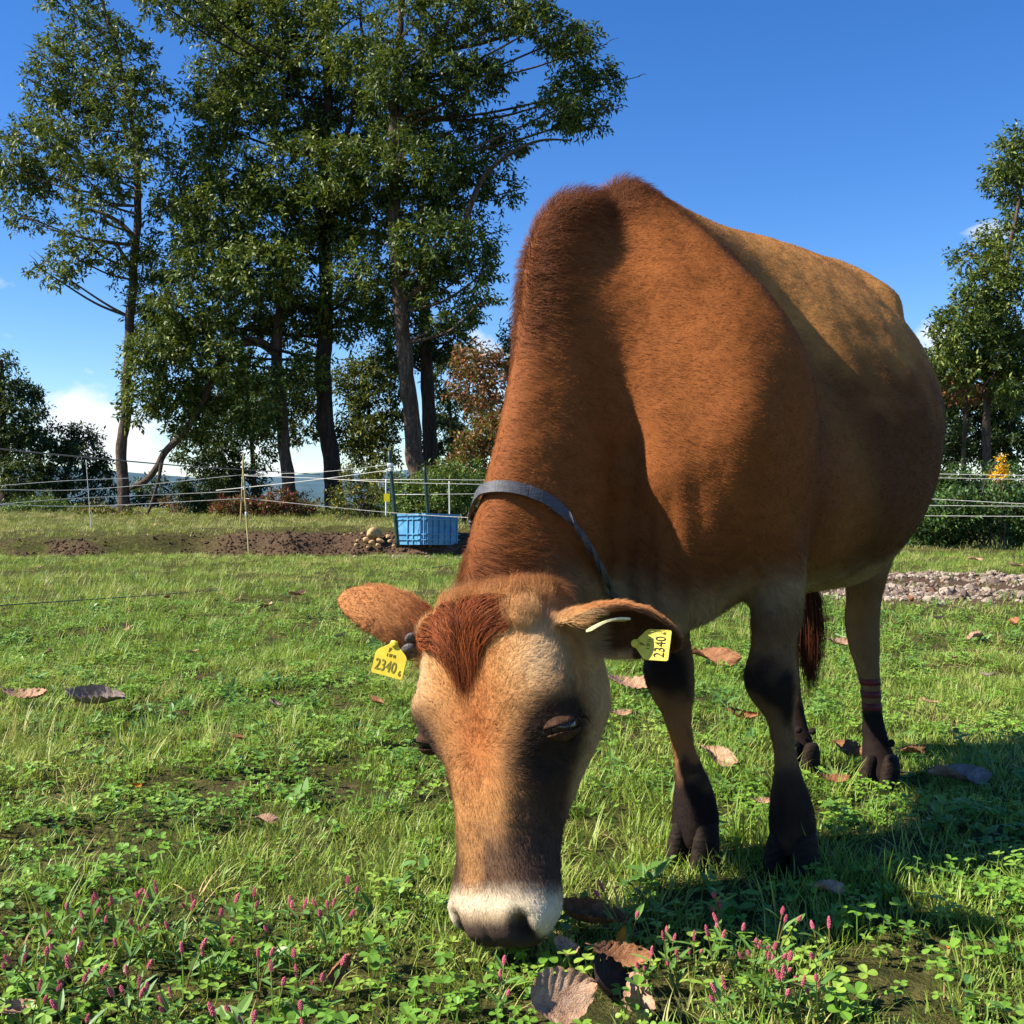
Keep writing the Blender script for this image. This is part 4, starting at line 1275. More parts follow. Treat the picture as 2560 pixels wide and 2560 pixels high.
G_DARK = [srgb(34, 52, 26), srgb(46, 66, 32), srgb(64, 82, 40)]
G_YEL = [srgb(88, 98, 34), srgb(122, 118, 42), srgb(150, 130, 50), srgb(70, 86, 34)]
G_RUST = [srgb(128, 80, 52), srgb(150, 96, 66), srgb(104, 70, 46), srgb(110, 100, 56)]
G_RED = [srgb(128, 46, 34), srgb(148, 66, 46), srgb(96, 50, 36), srgb(84, 84, 44), srgb(70, 84, 40)]
G_BUSH = [srgb(72, 104, 42), srgb(96, 126, 52), srgb(126, 140, 66), srgb(58, 84, 38)]
def leaves_mesh(name, clumps, leaf, pal, dens=1.0, droop=.35, twig_leaves=9, seed=0, hollow=.25):
    """clumps: (px, py, Y, rx_px, ry_px); leaf: (length, width) in metres"""
    r = np.random.default_rng(1000 + seed)
    V = []; Cc = []
    ln0, wd0 = leaf
    for (px, py, Y, rx, ry) in clumps:
        c = U(px, py, Y); RX, RZ = rx / FP * Y, ry / FP * Y; RY = (RX + RZ) * .55
        nl = int(dens * math.pi * RX * RZ / (ln0 * wd0 * .42) * 6.6)
        nt = max(4, nl // twig_leaves)
        d = unit(r.normal(0, 1, (nt, 3))); rad_ = (hollow + (1 - hollow) * r.random(nt)) ** .55
        rad_ *= .80 + .45 * vnoise(d * 1.7 + c * .7, 1.6, 60 + seed)            # uneven outline
        tw = c + d * rad_[:, None] * np.array([RX, RY, RZ])
        keep = (.6 * vnoise(tw, 1.5 / max(.35, RX), 63 + seed) + .4 * vnoise(tw, 1.1, 64 + seed)) > .395                  # gaps the sky shows through
        tw = tw[keep]; d = d[keep]; nt = len(tw)
        tdir = unit(d * np.array([1, 1, .6]) + r.normal(0, .45, (nt, 3)) + np.array([0, 0, .15]))
        tl_ = ln0 * r.uniform(1.2, 2.6, nt)
        K = twig_leaves
        t = np.tile(np.linspace(0, 1, K), (nt, 1))
        base = tw[:, None, :] + tdir[:, None, :] * (t * tl_[:, None])[:, :, None]
        side = unit(np.cross(tdir, r.normal(0, 1, (nt, 3))))
        b2 = np.cross(tdir, side); ph = (np.arange(K) * 2.4)[None, :] + r.uniform(0, 6.28, (nt, 1))
        out = side[:, None, :] * np.cos(ph)[:, :, None] + b2[:, None, :] * np.sin(ph)[:, :, None]
        ld = unit(out + tdir[:, None, :] * .7 + np.array([0, 0, -droop]) + r.normal(0, .25, (nt, K, 3)))
        ld = ld.reshape(-1, 3); base = base.reshape(-1, 3); m = len(base)
        L = ln0 * r.uniform(.65, 1.2, m); W = wd0 * r.uniform(.7, 1.2, m)
        up = unit(np.array([0, 0, 1.0]) + r.normal(0, .55, (m, 3)))
        sd = unit(np.cross(ld, up)); nn = np.cross(sd, ld)
        q = np.stack([base, base + ld * (L * .45)[:, None] - sd * (W * .5)[:, None] + nn * (W * .18)[:, None],
                      base + ld * L[:, None] - nn * (L * .10)[:, None], base + ld * (L * .45)[:, None] + sd * (W * .5)[:, None] + nn * (W * .18)[:, None]], 1)
        V.append(q.reshape(-1, 3))
        pc = np.array(pal)[r.integers(0, len(pal), m)]
        pc = pc * (.75 + .5 * r.random(m))[:, None] * (.8 + .4 * np.repeat(r.random(nt), K))[:, None]
        Cc.append(np.repeat(pc, 4, 0))
    V = np.vstack(V); Cc = np.vstack(Cc); m = len(V) // 4
    b = np.arange(m)[:, None] * 4
    Ft = np.concatenate([b + np.array([0, 1, 2]), b + np.array([0, 2, 3])], 1).reshape(-1, 3)
    me = mesh_np(name, V, Ft, 3)
    vcol(me, 'leaf_colour', Cc)
    return me
def px_path(pts, m=5):
    P = np.array([U(a, b, c) for a, b, c, _ in pts]); R_ = np.array([[w / 2 / FP * c] for _, _, c, w in pts])
    return crom(P, m), np.clip(crom(R_, m)[:, 0], .004, 9)
def wobble(P, amp, seed):
    o = P.copy(); o[:, 0] += (vnoise(P, 2.1, seed) - .5) * amp; o[:, 1] += (vnoise(P, 2.1, seed + 1) - .5) * amp
    return o
def make_tree(name, label, trunk, clumps, leaf=(.125, .052), pal=G_OAK, limbs=(), bark_m=None, group=None, dens=1.0, seed=0, cat='tree', droop=.35, auto=True, crown='crown'):
    bark_m = bark_m or M_BARK
    root = empty(name, tuple(U(*trunk[0][:3])))
    inv = Matrix.Translation(-root.location)
    def part(nm, me, mat, sm):
        o = link(nm, me, mat, root, smooth=sm); o.matrix_parent_inverse = inv.copy(); return o
    P, R_ = px_path(trunk); R_ = R_ * .84
    g0 = P[0].copy(); P = np.vstack([g0 - np.array([0, 0, .25]), P]); R_ = np.concatenate([[R_[0] * 1.35], R_]); R_[1] *= 1.12
    P = wobble(P, R_[0] * .3, 70 + seed)
    mb = MB(); mb.tube(P, R_ * (1 + .06 * np.sin(np.arange(len(R_)) * 2.3)), 12)
    tr = part('trunk', mb.mesh('trunk'), bark_m, True)
    for lb in limbs:
        Pl, Rl = px_path(lb); mb = MB(); mb.tube(wobble(Pl, .05, 90 + seed), Rl, 8)
        part('limb', mb.mesh('limb'), bark_m, True)
    if auto and clumps:
        mb = MB(); r = random.Random(seed)
        for (px, py, Y, rx, ry) in clumps:
            c = U(px, py, Y)
            lower = [i for i in range(len(P)) if P[i][2] < c[2] - .25] or [len(P) // 2]
            i = min(lower, key=lambda k: np.linalg.norm(P[k] - c) + .4 * abs(P[k][2] - c[2] + .8))
            a = P[i]; mid_ = (a + c) / 2 + np.array([r.uniform(-.2, .2), r.uniform(-.2, .2), -.12 * np.linalg.norm(c - a) * .5])
            pl = crom(np.array([a, mid_, c, c + (c - mid_) * .35]), 5)
            mb.tube(pl, np.linspace(min(.035, R_[i] * .35), .006, len(pl)), 6)
            for _ in range(3):
                k = r.randrange(len(pl) // 2, len(pl)); e_ = pl[k] + np.array([r.gauss(0, .5), r.gauss(0, .5), r.gauss(.1, .4)]) * rx / FP * Y
                mb.tube(np.array([pl[k], (pl[k] + e_) / 2 + np.array([0, 0, .03]), e_]), [.012, .008, .003], 4)
        part('branches', mb.mesh('branches'), bark_m, True)['kind'] = 'stuff'
    if clumps:
        part(crown, leaves_mesh(name + '_' + crown, clumps, leaf, pal, dens, droop, seed=seed), M_TLEAF, False)
    tag(root, label, cat, group)
    return root
def D(lst, Y, jit=.9, seed=1):
    r = random.Random(seed)
    return [(a, b, Y + r.uniform(-jit, jit), c, d) for a, b, c, d in lst]

make_tree('oak_tree', 'slender tree with bare bent trunk standing apart at far left', 
  [(316,1296,22,40),(307,1215,22,34),(303,1130,22,32),(314,1040,22,31),(317,960,22,30),(322,850,22,28),(334,700,22,25),(343,560,22,23),(345,450,22,20),(330,300,22,16),(292,120,22,12),(235,-60,22,7)],
  D([(175,10,70,55),(215,75,70,50),(200,140,75,50),(120,150,50,45),(285,90,42,40),(330,150,50,60),(110,215,55,40),(190,230,80,55),(280,235,75,60),(365,240,55,50),(150,290,75,45),(45,350,45,35),(30,410,55,60),(105,345,65,50),(195,355,85,60),(290,345,75,60),(375,360,55,60),(60,455,55,40),(135,445,75,50),(225,455,85,50),(315,440,60,40),(25,525,30,18),(85,550,45,22),(250,525,70,32),(205,590,45,35),(180,640,50,32),(130,690,42,18),(300,620,45,38),(325,665,45,38),(160,690,40,20)], 22, .9, 1),
  limbs=[[(340,600,22,14),(300,560,22,12),(250,530,22,9),(190,520,22,5)],[(336,680,22,9),(285,610,22,7),(240,625,22,5),(190,660,22,3)]], seed=1, dens=.6)
make_tree('oak_tree', 'tall broad leafy tree with thick dark trunk in the middle clump', 
  [(838,1292,22.5,66),(832,1190,22.5,54),(815,1060,22.5,50),(810,900,22.5,46),(815,750,22.5,42),(810,500,22.5,36),(820,250,22.5,28),(806,0,22.5,20),(800,-120,22.5,12)],
  D([(540,60,85,65),(610,20,80,55),(490,5,45,30),(405,12,40,28),(445,55,45,22),(650,70,95,70),(760,45,85,60),(870,55,75,60),(555,170,85,70),(655,190,95,75),(790,170,70,50),(895,150,75,60),(520,300,65,70),(620,310,100,75),(740,310,100,75),(860,300,95,75),(945,320,60,60),(485,420,55,65),(585,420,100,75),(700,430,105,75),(820,430,105,75),(925,425,70,65),(455,540,75,65),(560,540,105,75),(680,560,105,75),(800,560,105,75),(915,550,80,75),(425,650,75,60),(530,660,105,75),(650,680,105,75),(780,680,105,75),(895,680,80,70),(390,745,60,45),(400,830,60,45),(470,850,70,45),(490,775,95,60),(610,785,105,60),(730,795,105,60),(850,790,80,60),(935,790,45,40)], 22, 1.3, 2),
  limbs=[[(812,560,22.5,20),(870,330,22,15),(905,150,22,10),(900,0,22,6)],[(815,430,22.5,15),(740,220,22,10),(690,100,22,6)]], bark_m=M_BARKD, seed=2, dens=1.0)
make_tree('oak_tree', 'thinner dark tree left of the thick trunk with a long arching limb',
  [(730,1298,22.3,50),(718,1180,22.3,38),(704,1040,22.3,36),(692,900,22.3,34),(700,760,22.3,26),(720,640,22.3,16)],
  D([(400,870,70,45),(470,880,60,40),(390,960,60,45),(440,1000,60,50),(350,1010,50,40),(360,930,45,40),(560,900,60,45),(480,1050,60,45),(600,930,55,50),(650,980,50,55),(520,970,55,45),(760,930,45,50),(640,1060,50,45)], 21.6, .7, 3),
  limbs=[[(696,890,22.3,24),(650,856,22.1,24),(600,862,21.9,22),(552,905,21.8,20),(530,950,21.8,19),(505,1010,21.8,18),(462,1080,21.8,18),(415,1130,21.8,17),(392,1170,21.8,16),(366,1200,21.8,16),(325,1220,21.8,12)],
         [(408,1140,21.8,11),(396,1200,21.7,9),(378,1262,21.6,8),(352,1318,21.4,6)]], bark_m=M_BARK, seed=3, dens=1.0, auto=False)
make_tree('oak_tree', 'tall tree with pale fissured trunk behind the blue crate',
  [(1048,1200,21,58),(1030,1080,21,50),(1012,900,21,46),(996,700,21,42),(986,500,21,36),(984,300,21,30),(1000,100,21,22),(1012,-80,21,14)],
  D([(1040,60,95,70),(1130,40,95,60),(1235,25,95,50),(1320,20,65,38),(1340,70,50,32),(1400,100,45,40),(1450,130,55,50),(1500,215,40,50),(1440,230,60,60),(1380,280,70,42),(1465,295,55,34),(1105,175,70,65),(1180,200,70,50),(1250,175,40,30),(1000,200,80,70),(1005,285,90,65),(1100,295,70,50),(1210,330,52,38),(1265,370,48,30),(1000,400,100,70),(1100,415,70,60),(1180,430,50,38),(1050,520,90,60),(1145,520,60,48),(1255,485,40,30),(1090,600,100,52),(1195,600,50,40),(1060,685,75,52),(1145,700,75,50),(1200,690,36,36),(1125,780,80,42),(1190,765,45,32),(1000,780,70,60)], 20.8, 1.0, 4),
  limbs=[[(1000,760,21,20),(1090,680,20.8,17),(1160,560,20.6,16),(1205,450,20.5,14),(1275,385,20.4,10),(1350,352,20.3,7),(1430,350,20.3,4)],[(986,330,21,16),(1060,150,20.9,12),(1200,110,20.7,9),(1330,70,20.6,5)]], bark_m=M_BARK, seed=4, dens=.95, pal=G_OAK[:3])
make_tree('oak_tree', 'dark straight tree close behind the pale fissured trunk',
  [(1082,1205,23.5,48),(1072,1060,23.5,42),(1066,900,23.5,38),(1060,700,23.5,30),(1050,500,23.5,20)],
  D([(1110,860,60,40),(1000,880,55,40),(1140,830,45,30)], 23.5, .5, 5), bark_m=M_BARKD, seed=5, pal=G_DARK)
# shaded trees behind
make_tree('understory_tree', 'shaded tree filling the gap left of the dark trunks',
  [(640,1292,26,18),(632,1150,26,14),(620,1000,26,10)],
  D([(560,980,70,55),(640,1010,70,70),(560,1080,65,60),(620,1120,70,60),(690,990,55,60),(560,1170,60,45),(480,1130,40,40),(600,1210,60,40),(520,1240,40,35),(560,1255,45,25)], 26, 1, 6), bark_m=M_BARKD, pal=G_DARK, seed=6, leaf=(.13, .055))
make_tree('understory_tree', 'shaded tree between the thick trunk and the pale trunk',
  [(935,1290,26,18),(930,1150,26,14),(920,1000,26,10)],
  D([(900,960,60,60),(950,1040,60,60),(890,1080,50,60),(930,1130,60,50),(770,960,40,70),(765,1070,40,50),(960,930,50,50)], 26, 1, 7), bark_m=M_BARKD, pal=G_DARK + G_YEL[:2], seed=7, leaf=(.13, .055))
make_tree('understory_tree', 'shaded tree right of the pale fissured trunk',
  [(1125,1260,26,16),(1130,1120,26,12),(1120,980,26,8)],
  D([(1125,950,50,60),(1140,1040,55,55),(1110,1100,45,50),(1160,900,40,40),(1175,1120,40,40)], 26, 1, 8), bark_m=M_BARKD, pal=G_DARK, seed=8, leaf=(.13, .055))
make_tree('autumn_tree', 'small rust coloured autumn tree beside the cow\'s neck',
  [(1255,1230,19,10),(1240,1100,19,8),(1225,1000,19,6),(1205,920,19,4)],
  D([(1195,905,55,35),(1240,950,50,50),(1185,975,45,40),(1225,1030,50,40),(1260,1060,45,45)], 19, .6, 9), pal=G_RUST, seed=9, leaf=(.11, .045), dens=.75)
make_tree('leafy_sapling', 'thin dark leafed sapling poking up beside the cow\'s neck',
  [(1292,1200,20.5,8),(1288,1000,20.5,6),(1284,860,20.5,4)],
  D([(1285,850,26,34),(1270,885,20,18),(1292,910,26,24)], 20.5, .3, 10), pal=G_DARK, seed=10, leaf=(.11, .045), dens=.8)
# far left
make_tree('dark_tree', 'dark round tree at the left picture edge behind the fence',
  [(20,1300,30,40),(15,1180,30,34),(5,1050,30,26),(0,900,30,16)],
  D([(5,905,28,16),(10,985,45,40),(60,1000,45,45),(30,1060,60,55),(80,1080,45,45),(20,1130,50,45),(60,1190,50,45),(20,1230,50,40)], 30, 1, 11), bark_m=M_BARKD, pal=G_DARK, seed=11, leaf=(.15, .06))
make_tree('dark_tree', 'lower dark spreading tree left of the slender trunk',
  [(150,1300,31,30),(160,1220,31,22),(180,1140,31,12)],
  D([(165,1110,40,28),(205,1095,36,24),(130,1140,45,30),(195,1150,50,32),(150,1190,50,30),(235,1170,30,22),(245,1180,30,20),(110,1240,50,34),(190,1250,60,30),(255,1215,40,24),(60,1270,50,28),(255,1265,45,20),(375,1225,30,30),(370,1270,50,25)], 31, 1, 12), bark_m=M_BARKD, pal=G_DARK, seed=12, leaf=(.15, .06))
# right side
make_tree('oak_tree', 'tall green tree at the right picture edge behind the cow',
  [(2478,1300,22,30),(2468,1180,22,26),(2466,1000,22,22),(2482,850,22,18),(2520,650,22,13),(2552,480,22,9)],
  D([(2535,380,36,50),(2512,455,42,40),(2548,530,34,18),(2560,450,40,60),(2540,650,55,45),(2470,720,60,50),(2535,740,60,60),(2420,790,60,50),(2480,810,70,55),(2380,830,42,36),(2560,830,60,60),(2430,870,60,40),(2520,890,70,50),(2585,700,60,70),(2590,900,60,70),(2400,920,70,45),(2480,940,75,50),(2550,970,60,60),(2355,880,50,40),(2440,640,50,40),(2500,600,50,40)], 22, .9, 13), seed=13, pal=G_OAK)
make_tree('rusty_tree', 'half bare tree with rusty leaves below the right hand crown',
  [(2400,1290,23,16),(2408,1150,23,13),(2415,1000,23,10),(2420,900,23,7)],
  D([(2385,930,55,32),(2440,945,50,30),(2390,985,50,30),(2350,960,36,30)], 23, .5, 14), pal=G_RUST, seed=14, dens=.5)
make_tree('dark_tree', 'dark shaded tree behind the right hand shrubs',
  [(2520,1280,25,20),(2515,1150,25,16),(2525,1020,25,10)],
  D([(2350,930,45,45),(2330,1000,36,50),(2400,980,60,50),(2470,960,60,50),(2540,970,60,60),(2340,1080,40,50),(2420,1040,50,45),(2500,1020,60,50),(2560,1060,60,60),(2440,1110,60,40),(2530,1130,70,45),(2380,1100,45,45),(2370,1160,45,40)], 25, .8, 15), bark_m=M_BARKD, pal=G_DARK, seed=15, dens=1.2, leaf=(.13, .055))

# ------------------------------------------------------------------ shrubs and bushes
def shrub(name, label, clumps, Y, pal, leaf=(.07, .03), dens=.9, seed=20, group=None, jit=.4, nst=5):
    x0 = np.mean([c[0] for c in clumps]); yb = max(c[1] + c[3] for c in clumps)
    base = U(x0, yb, Y); base[2] = float(hz(np.array([base[0]]), np.array([base[1]]))[0])
    root = empty(name, tuple(base)); inv = Matrix.Translation(-root.location); r = random.Random(seed)
    cl = D(clumps, Y, jit, seed)
    mb = MB()
    for c in cl:
        e_ = U(c[0], c[1], c[2])
        for _ in range(2):
            b_ = base + np.array([r.uniform(-.15, .15), r.uniform(-.15, .15), -.05]); e2 = e_ + np.array([r.gauss(0, .1), r.gauss(0, .1), r.gauss(.05, .1)])
            mb.tube(crom(np.array([b_, (b_ + e2) / 2 + np.array([r.gauss(0, .08), r.gauss(0, .08), .1]), e2]), 3), np.linspace(.014, .004, 7), 5)
    o = link('stems', mb.mesh('stems'), M_BARK, root); o.matrix_parent_inverse = inv.copy()
    o = link('foliage', leaves_mesh(name + '_foliage', cl, leaf, pal, dens, .1, seed=seed, hollow=.05), M_TLEAF, root); o.matrix_parent_inverse = inv.copy()
    return tag(root, label, 'shrub', group)
shrub('red_shrub', 'low red autumn shrub below the bamboo poles', [(560,1268,30,18),(610,1265,40,22),(660,1270,40,20),(700,1255,35,26)], 20.5, G_RED, seed=21)
shrub('red_shrub', 'dull red shrub at the foot of the thin dark trunk', [(745,1262,30,24),(770,1275,30,18)], 20.8, G_RED[2:] + G_RUST[:1], seed=22, dens=.7)
shrub('pale_shrub', 'wispy pink brown shrub before the low white cloud', [(435,1280,24,22),(460,1262,20,26),(420,1262,16,20)], 23, G_RUST, seed=23, dens=.35)
shrub('green_shrub', 'green bushy weeds right behind the green post', [(1010,1240,45,45),(1060,1230,50,50),(1110,1215,50,55),(1095,1265,60,35),(1030,1280,50,25)], 17.5, G_BUSH + G_YEL[:1], seed=24, leaf=(.075, .028))
shrub('green_shrub', 'leafy green shrub between the posts and the cow\'s neck', [(1140,1255,40,40),(1170,1210,40,50),(1185,1275,40,30),(1200,1240,40,50)], 17.8, G_BUSH, seed=25, leaf=(.075, .028))
shrub('brown_shrub', 'brownish autumn bush rising against the cow\'s neck', [(1150,1165,50,40),(1200,1140,55,50),(1240,1090,50,55),(1255,1180,45,60),(1180,1100,30,30)], 18.5, G_RUST + G_YEL[:2], seed=26, leaf=(.08, .035), dens=.8)
shrub('tangled_shrub', 'tangled yellow green brush behind the yellow sign', [(880,1230,45,40),(925,1250,45,35),(900,1190,40,35),(850,1262,40,25),(960,1210,35,45)], 20, G_YEL + G_DARK, seed=27, dens=.6, leaf=(.085, .03))
shrub('dark_shrub', 'dark green low shrub before the left tree trunks', [(500,1255,40,35),(460,1230,30,30),(540,1225,40,35),(490,1195,35,30)], 22.5, G_DARK, seed=28)
shrub('green_shrub', 'sunlit green bush left of the slender trunk', [(60,1285,55,26),(110,1275,50,32),(160,1285,50,24),(20,1280,40,28)], 24, G_BUSH, seed=29, dens=.8)
shrub('dry_shrub', 'yellowing bush at the foot of the slender trunk', [(235,1285,35,26),(280,1290,40,18),(345,1290,30,16)], 21.5, G_YEL + G_RUST[2:], seed=30, dens=.6)
SR = [('broad dark green shrub behind the wires beside the cow\'s belly', [(2320,1310,50,45),(2370,1290,55,55),(2300,1345,45,25),(2360,1345,60,25)]),
      ('dark green shrub in the middle of the right hand hedge', [(2440,1280,55,55),(2420,1340,55,30),(2480,1330,50,38)]),
      ('green shrub at the right picture edge behind the wires', [(2530,1270,50,60),(2540,1335,55,38),(2590,1300,50,60)]),
      ('taller shaded shrub behind the right hand hedge', [(2400,1215,60,45),(2470,1215,50,45),(2530,1205,50,40),(2340,1250,45,45)])]
for k, (lb, cl) in enumerate(SR):
    shrub('hedge_shrub', lb, cl, 14.8 + (1.6 if k == 3 else 0) + .15 * k, [srgb(46, 72, 32), srgb(64, 94, 40), srgb(90, 116, 52), srgb(40, 62, 30)], seed=31 + k, leaf=(.075, .035), dens=1.0, group='shrubs along the right hand fence')
shrub('goldenrod', 'bright yellow flowering weed above the right hand shrubs', [(2498,1168,7,22),(2506,1185,8,10),(2491,1184,6,8)], 14.6, [srgb(232, 180, 30), srgb(210, 158, 28)], seed=38, leaf=(.04, .02), dens=1.3, jit=.1)
# ------------------------------------------------------------------ fence: posts, poles, strings
M_POST = simple_mat('green_post', srgb(18, 40, 36), srgb(36, 66, 58), 20, .5, .4)
M_BAMB = simple_mat('bamboo', srgb(168, 146, 92), srgb(206, 186, 128), 14, .6, .3, .2, (1, 1, .3))
M_STRING = simple_mat('white_string', srgb(190, 186, 172), srgb(232, 228, 214), 40, .7, .2)
M_ROPE = simple_mat('grey_rope', srgb(96, 90, 84), srgb(140, 132, 122), 40, .8, .2)
M_WIRE = simple_mat('dark_wire', srgb(60, 58, 54), srgb(104, 100, 94), 40, .5, .4)
M_WHITEP = simple_mat('white_plastic', srgb(206, 206, 200), srgb(232, 232, 226), 20, .5, .4)
def pole(name, a, b, r0, r1, mat, label, cat, joints=0, caps=None, group=None):
    a = np.array(a); b = np.array(b)
    root = empty(name, tuple(a)); inv = Matrix.Translation(-root.location)
    pts = np.array([a * (1 - t) + b * t for t in np.linspace(-.06, 1, 14)]); mb = MB()
    rad_ = np.linspace(r0, r1, 14)
    if joints: rad_ = rad_ * (1 + .18 * (np.arange(14) % joints == 0))
    mb.tube(pts, rad_, 8)
    o = link('shaft', mb.mesh('shaft'), mat, root, smooth=True); o.matrix_parent_inverse = inv.copy()
    for t in (caps or ()):
        c = a * (1 - t) + b * t; mb = MB()
        mb.tube(np.array([c - np.array([0, 0, .02]), c + np.array([0, 0, .02])]), r0 * 1.5, 8); mb.box(c - np.array([0, r0 * 2.2, 0]), r0 * 1.2, r0 * 2.5, .012)
        o = link('insulator', mb.mesh('insulator'), M_WHITEP, root); o.matrix_parent_inverse = inv.copy()
    return tag(root, label, cat, group)
pole('fence_post', U(994, 1356, 12.75), U(973, 1128, 12.75), .024, .022, M_POST, 'dark green metal post in front of the blue crate', 'post', caps=(.80, .85))
pole('fence_post', U(1071, 1300, 14.0), U(1061, 1168, 14.0), .024, .022, M_POST, 'dark green metal post rising behind the blue crate', 'post')
pole('bamboo_pole', U(600, 1330, 14.8), U(609, 1133, 14.8), .011, .007, M_BAMB, 'thin bamboo pole standing on top of the earth bank', 'pole', 4)
pole('bamboo_pole', U(622, 1382, 12.7), U(606, 1150, 12.7), .010, .007, M_BAMB, 'thin bamboo pole planted at the foot of the earth bank', 'pole', 4, caps=(.42, .70))
pole('fence_stake', U(228, 1325, 15), U(215, 1150, 15), .0045, .004, M_WHITEP, 'thin pale stake near the slender trunk', 'stake')
pole('sign_stake', U(965, 1286, 16), U(965, 1198, 16), .011, .010, M_WHITEP, 'white stake carrying the small yellow sign', 'stake')
pole('fence_stake', U(1124, 1290, 16.5), U(1123, 1203, 16.5), .010, .008, M_WHITEP, 'short pale stake in the weeds behind the crate', 'stake')
mb = MB(); mb.box(U(967, 1244, 15.96), .085, .008, .115)
tag(link('yellow_sign', mb.mesh('yellow_sign'), simple_mat('sign_yellow', srgb(232, 208, 20), srgb(244, 222, 40), 12, .5, .3)), 'small yellow plate on the white stake left of the crate', 'sign')
def wire(pts, r, mat, label, sag=0.0, name='fence_string'):
    P = np.array([U(*p) for p in pts]); P = crom(P, 12) if len(P) > 2 else np.array([P[0] * (1 - t) + P[1] * t for t in np.linspace(0, 1, 25)])
    P[:, 2] -= sag * np.sin(np.linspace(0, math.pi, len(P)))
    mb = MB(); mb.tube(P, r, 5)
    return tag(link(name, mb.mesh(name), mat, smooth=True), label, 'string')
wire([(-700,1030,6.2),(-60,1116,8.6),(310,1152,11),(520,1169,13),(800,1186,18)], .007, M_ROPE, 'thick grey rope, highest of the strands at the left', name='fence_rope')
wire([(-700,1226,9.5),(-60,1224,11),(230,1223,12),(607,1187,12.72)], .0033, M_STRING, 'pale string rising to the upper clip of the near bamboo pole')
wire([(-60,1219,13),(150,1203,13.5),(330,1195,14)], .0036, M_STRING, 'short pale string crossing behind the dark left tree')
wire([(-700,1270,9.3),(-60,1262,10.8),(230,1265,12),(612,1246,12.72)], .0035, M_STRING, 'lowest white string running left from the bamboo poles')
wire([(-60,1266,12.5),(170,1247,13.5),(400,1237,14.5),(600,1228,14.8)], .0038, M_STRING, 'white string just above the lowest left one')
wire([(612,1246,12.72),(980,1282,12.7),(1260,1299,12.4)], .0033, M_STRING, 'white string sloping down across the blue crate')
wire([(607,1187,12.72),(800,1180,12.7),(974,1162,12.72)], .0033, M_STRING, 'white string from the bamboo pole up to the green post top')
wire([(540,1226,14),(760,1203,13.2),(975,1175,12.72)], .0038, M_STRING, 'white string slanting up to the lower clip of the green post')
wire([(607,1189,14.8),(800,1196,13.8),(984,1206,13),(1260,1212,12.8)], .0033, M_STRING, 'white string level with the cow\'s collar, uppermost pair')
wire([(880,1200,14.5),(1064,1199,14),(1260,1201,14)], .0036, M_STRING, 'thin string behind the second green post above the crate')
wire([(980,1236,14.5),(1070,1236,14),(1250,1234,14)], .0036, M_STRING, 'thin string crossing the weeds above the crate')
for k, (a, b, Y0, Y1, lb) in enumerate(((1181, 1186, 12.6, 12.2, 'topmost white string at the right behind the cow'), (1191, 1196, 13.2, 12.8, 'second white string from the top at the right'), (1238, 1260, 12.4, 11.6, 'white string sloping down to the right behind the cow'), (1262, 1262, 12.9, 12.5, 'fourth white string from the top at the right'), (1288, 1287, 12.2, 11.8, 'lowest white string at the right before the shrubs'))):
    wire([(2160, a, Y0), (3500, b + (b - a) * 1.7, Y1 - .6)], .0031, M_STRING, lb, sag=.02)
wire([(-80,1519,5.9),(500,1479,7.6),(900,1441,9.4),(1260,1396,11.4)], .0035, M_WIRE, 'dark wire stretched low over the pasture', name='low_wire')
mb = MB(); mb.tube(crom(np.array([U(700,1330,15.5), U(760,1334,14.9), U(850,1330,15.2), U(925,1326,15.6)]) + np.array([0, 0, .02]), 6), .022, 8)
tag(link('black_pipe', mb.mesh('black_pipe'), simple_mat('black_plastic', srgb(22, 22, 24), srgb(44, 44, 48), 10, .45, .4), smooth=True), 'black plastic pipe lying on the bank grass', 'pipe')

# ------------------------------------------------------------------ blue crate
M_BLUE = simple_mat('blue_plastic', srgb(52, 112, 150), srgb(92, 154, 186), 7, .5, .4, .15)
cc = U(1064, 1362, 12.75); ang = math.radians(47)
crate = empty('blue_crate', tuple(cc)); crate.rotation_euler = (math.radians(-1.5), math.radians(2.2), ang)
W_, D_, H_ = .52, .52, .365
def cpart(nm, boxes, par=None):
    mb = MB()
    for c, s in boxes: mb.box(c, *s)
    return link(nm, mb.mesh(nm), M_BLUE, par or crate)
t_ = .012
# local corner at the origin, the box runs along +x (right face) and +y (left face)
walls = {}
walls['r'] = cpart('wall', [((W_ / 2, t_ / 2, H_ / 2), (W_, t_, H_))])
walls['l'] = cpart('wall', [((t_ / 2, t_ + (D_ - 2 * t_) / 2, H_ / 2), (t_, D_ - 2 * t_, H_))])
walls['b'] = cpart('wall', [((W_ / 2, D_ - t_ / 2, H_ / 2), (W_, t_, H_))])
walls['e'] = cpart('wall', [((W_ - t_ / 2, t_ + (D_ - 2 * t_) / 2, H_ / 2), (t_, D_ - 2 * t_, H_))])
cpart('floor_panel', [((W_ / 2, D_ / 2, .012), (W_ - 2 * t_ - .004, D_ - 2 * t_ - .004, .014))])
cpart('rim', [((W_ / 2, -.008, H_ - .012), (W_ + .05, .022, .026)), ((W_ / 2, D_ + .008, H_ - .012), (W_ + .05, .022, .026)), ((-.008, D_ / 2, H_ - .012), (.022, D_ - .006, .026)), ((W_ + .008, D_ / 2, H_ - .012), (.022, D_ - .006, .026))])
for z in (.06, .125, .30):
    cpart('rib', [((W_ / 2, -.009, z), (W_ + .03, .018, .012))], walls['r']); cpart('rib', [((-.009, D_ / 2, z), (.018, D_ - .008, .012))], walls['l'])
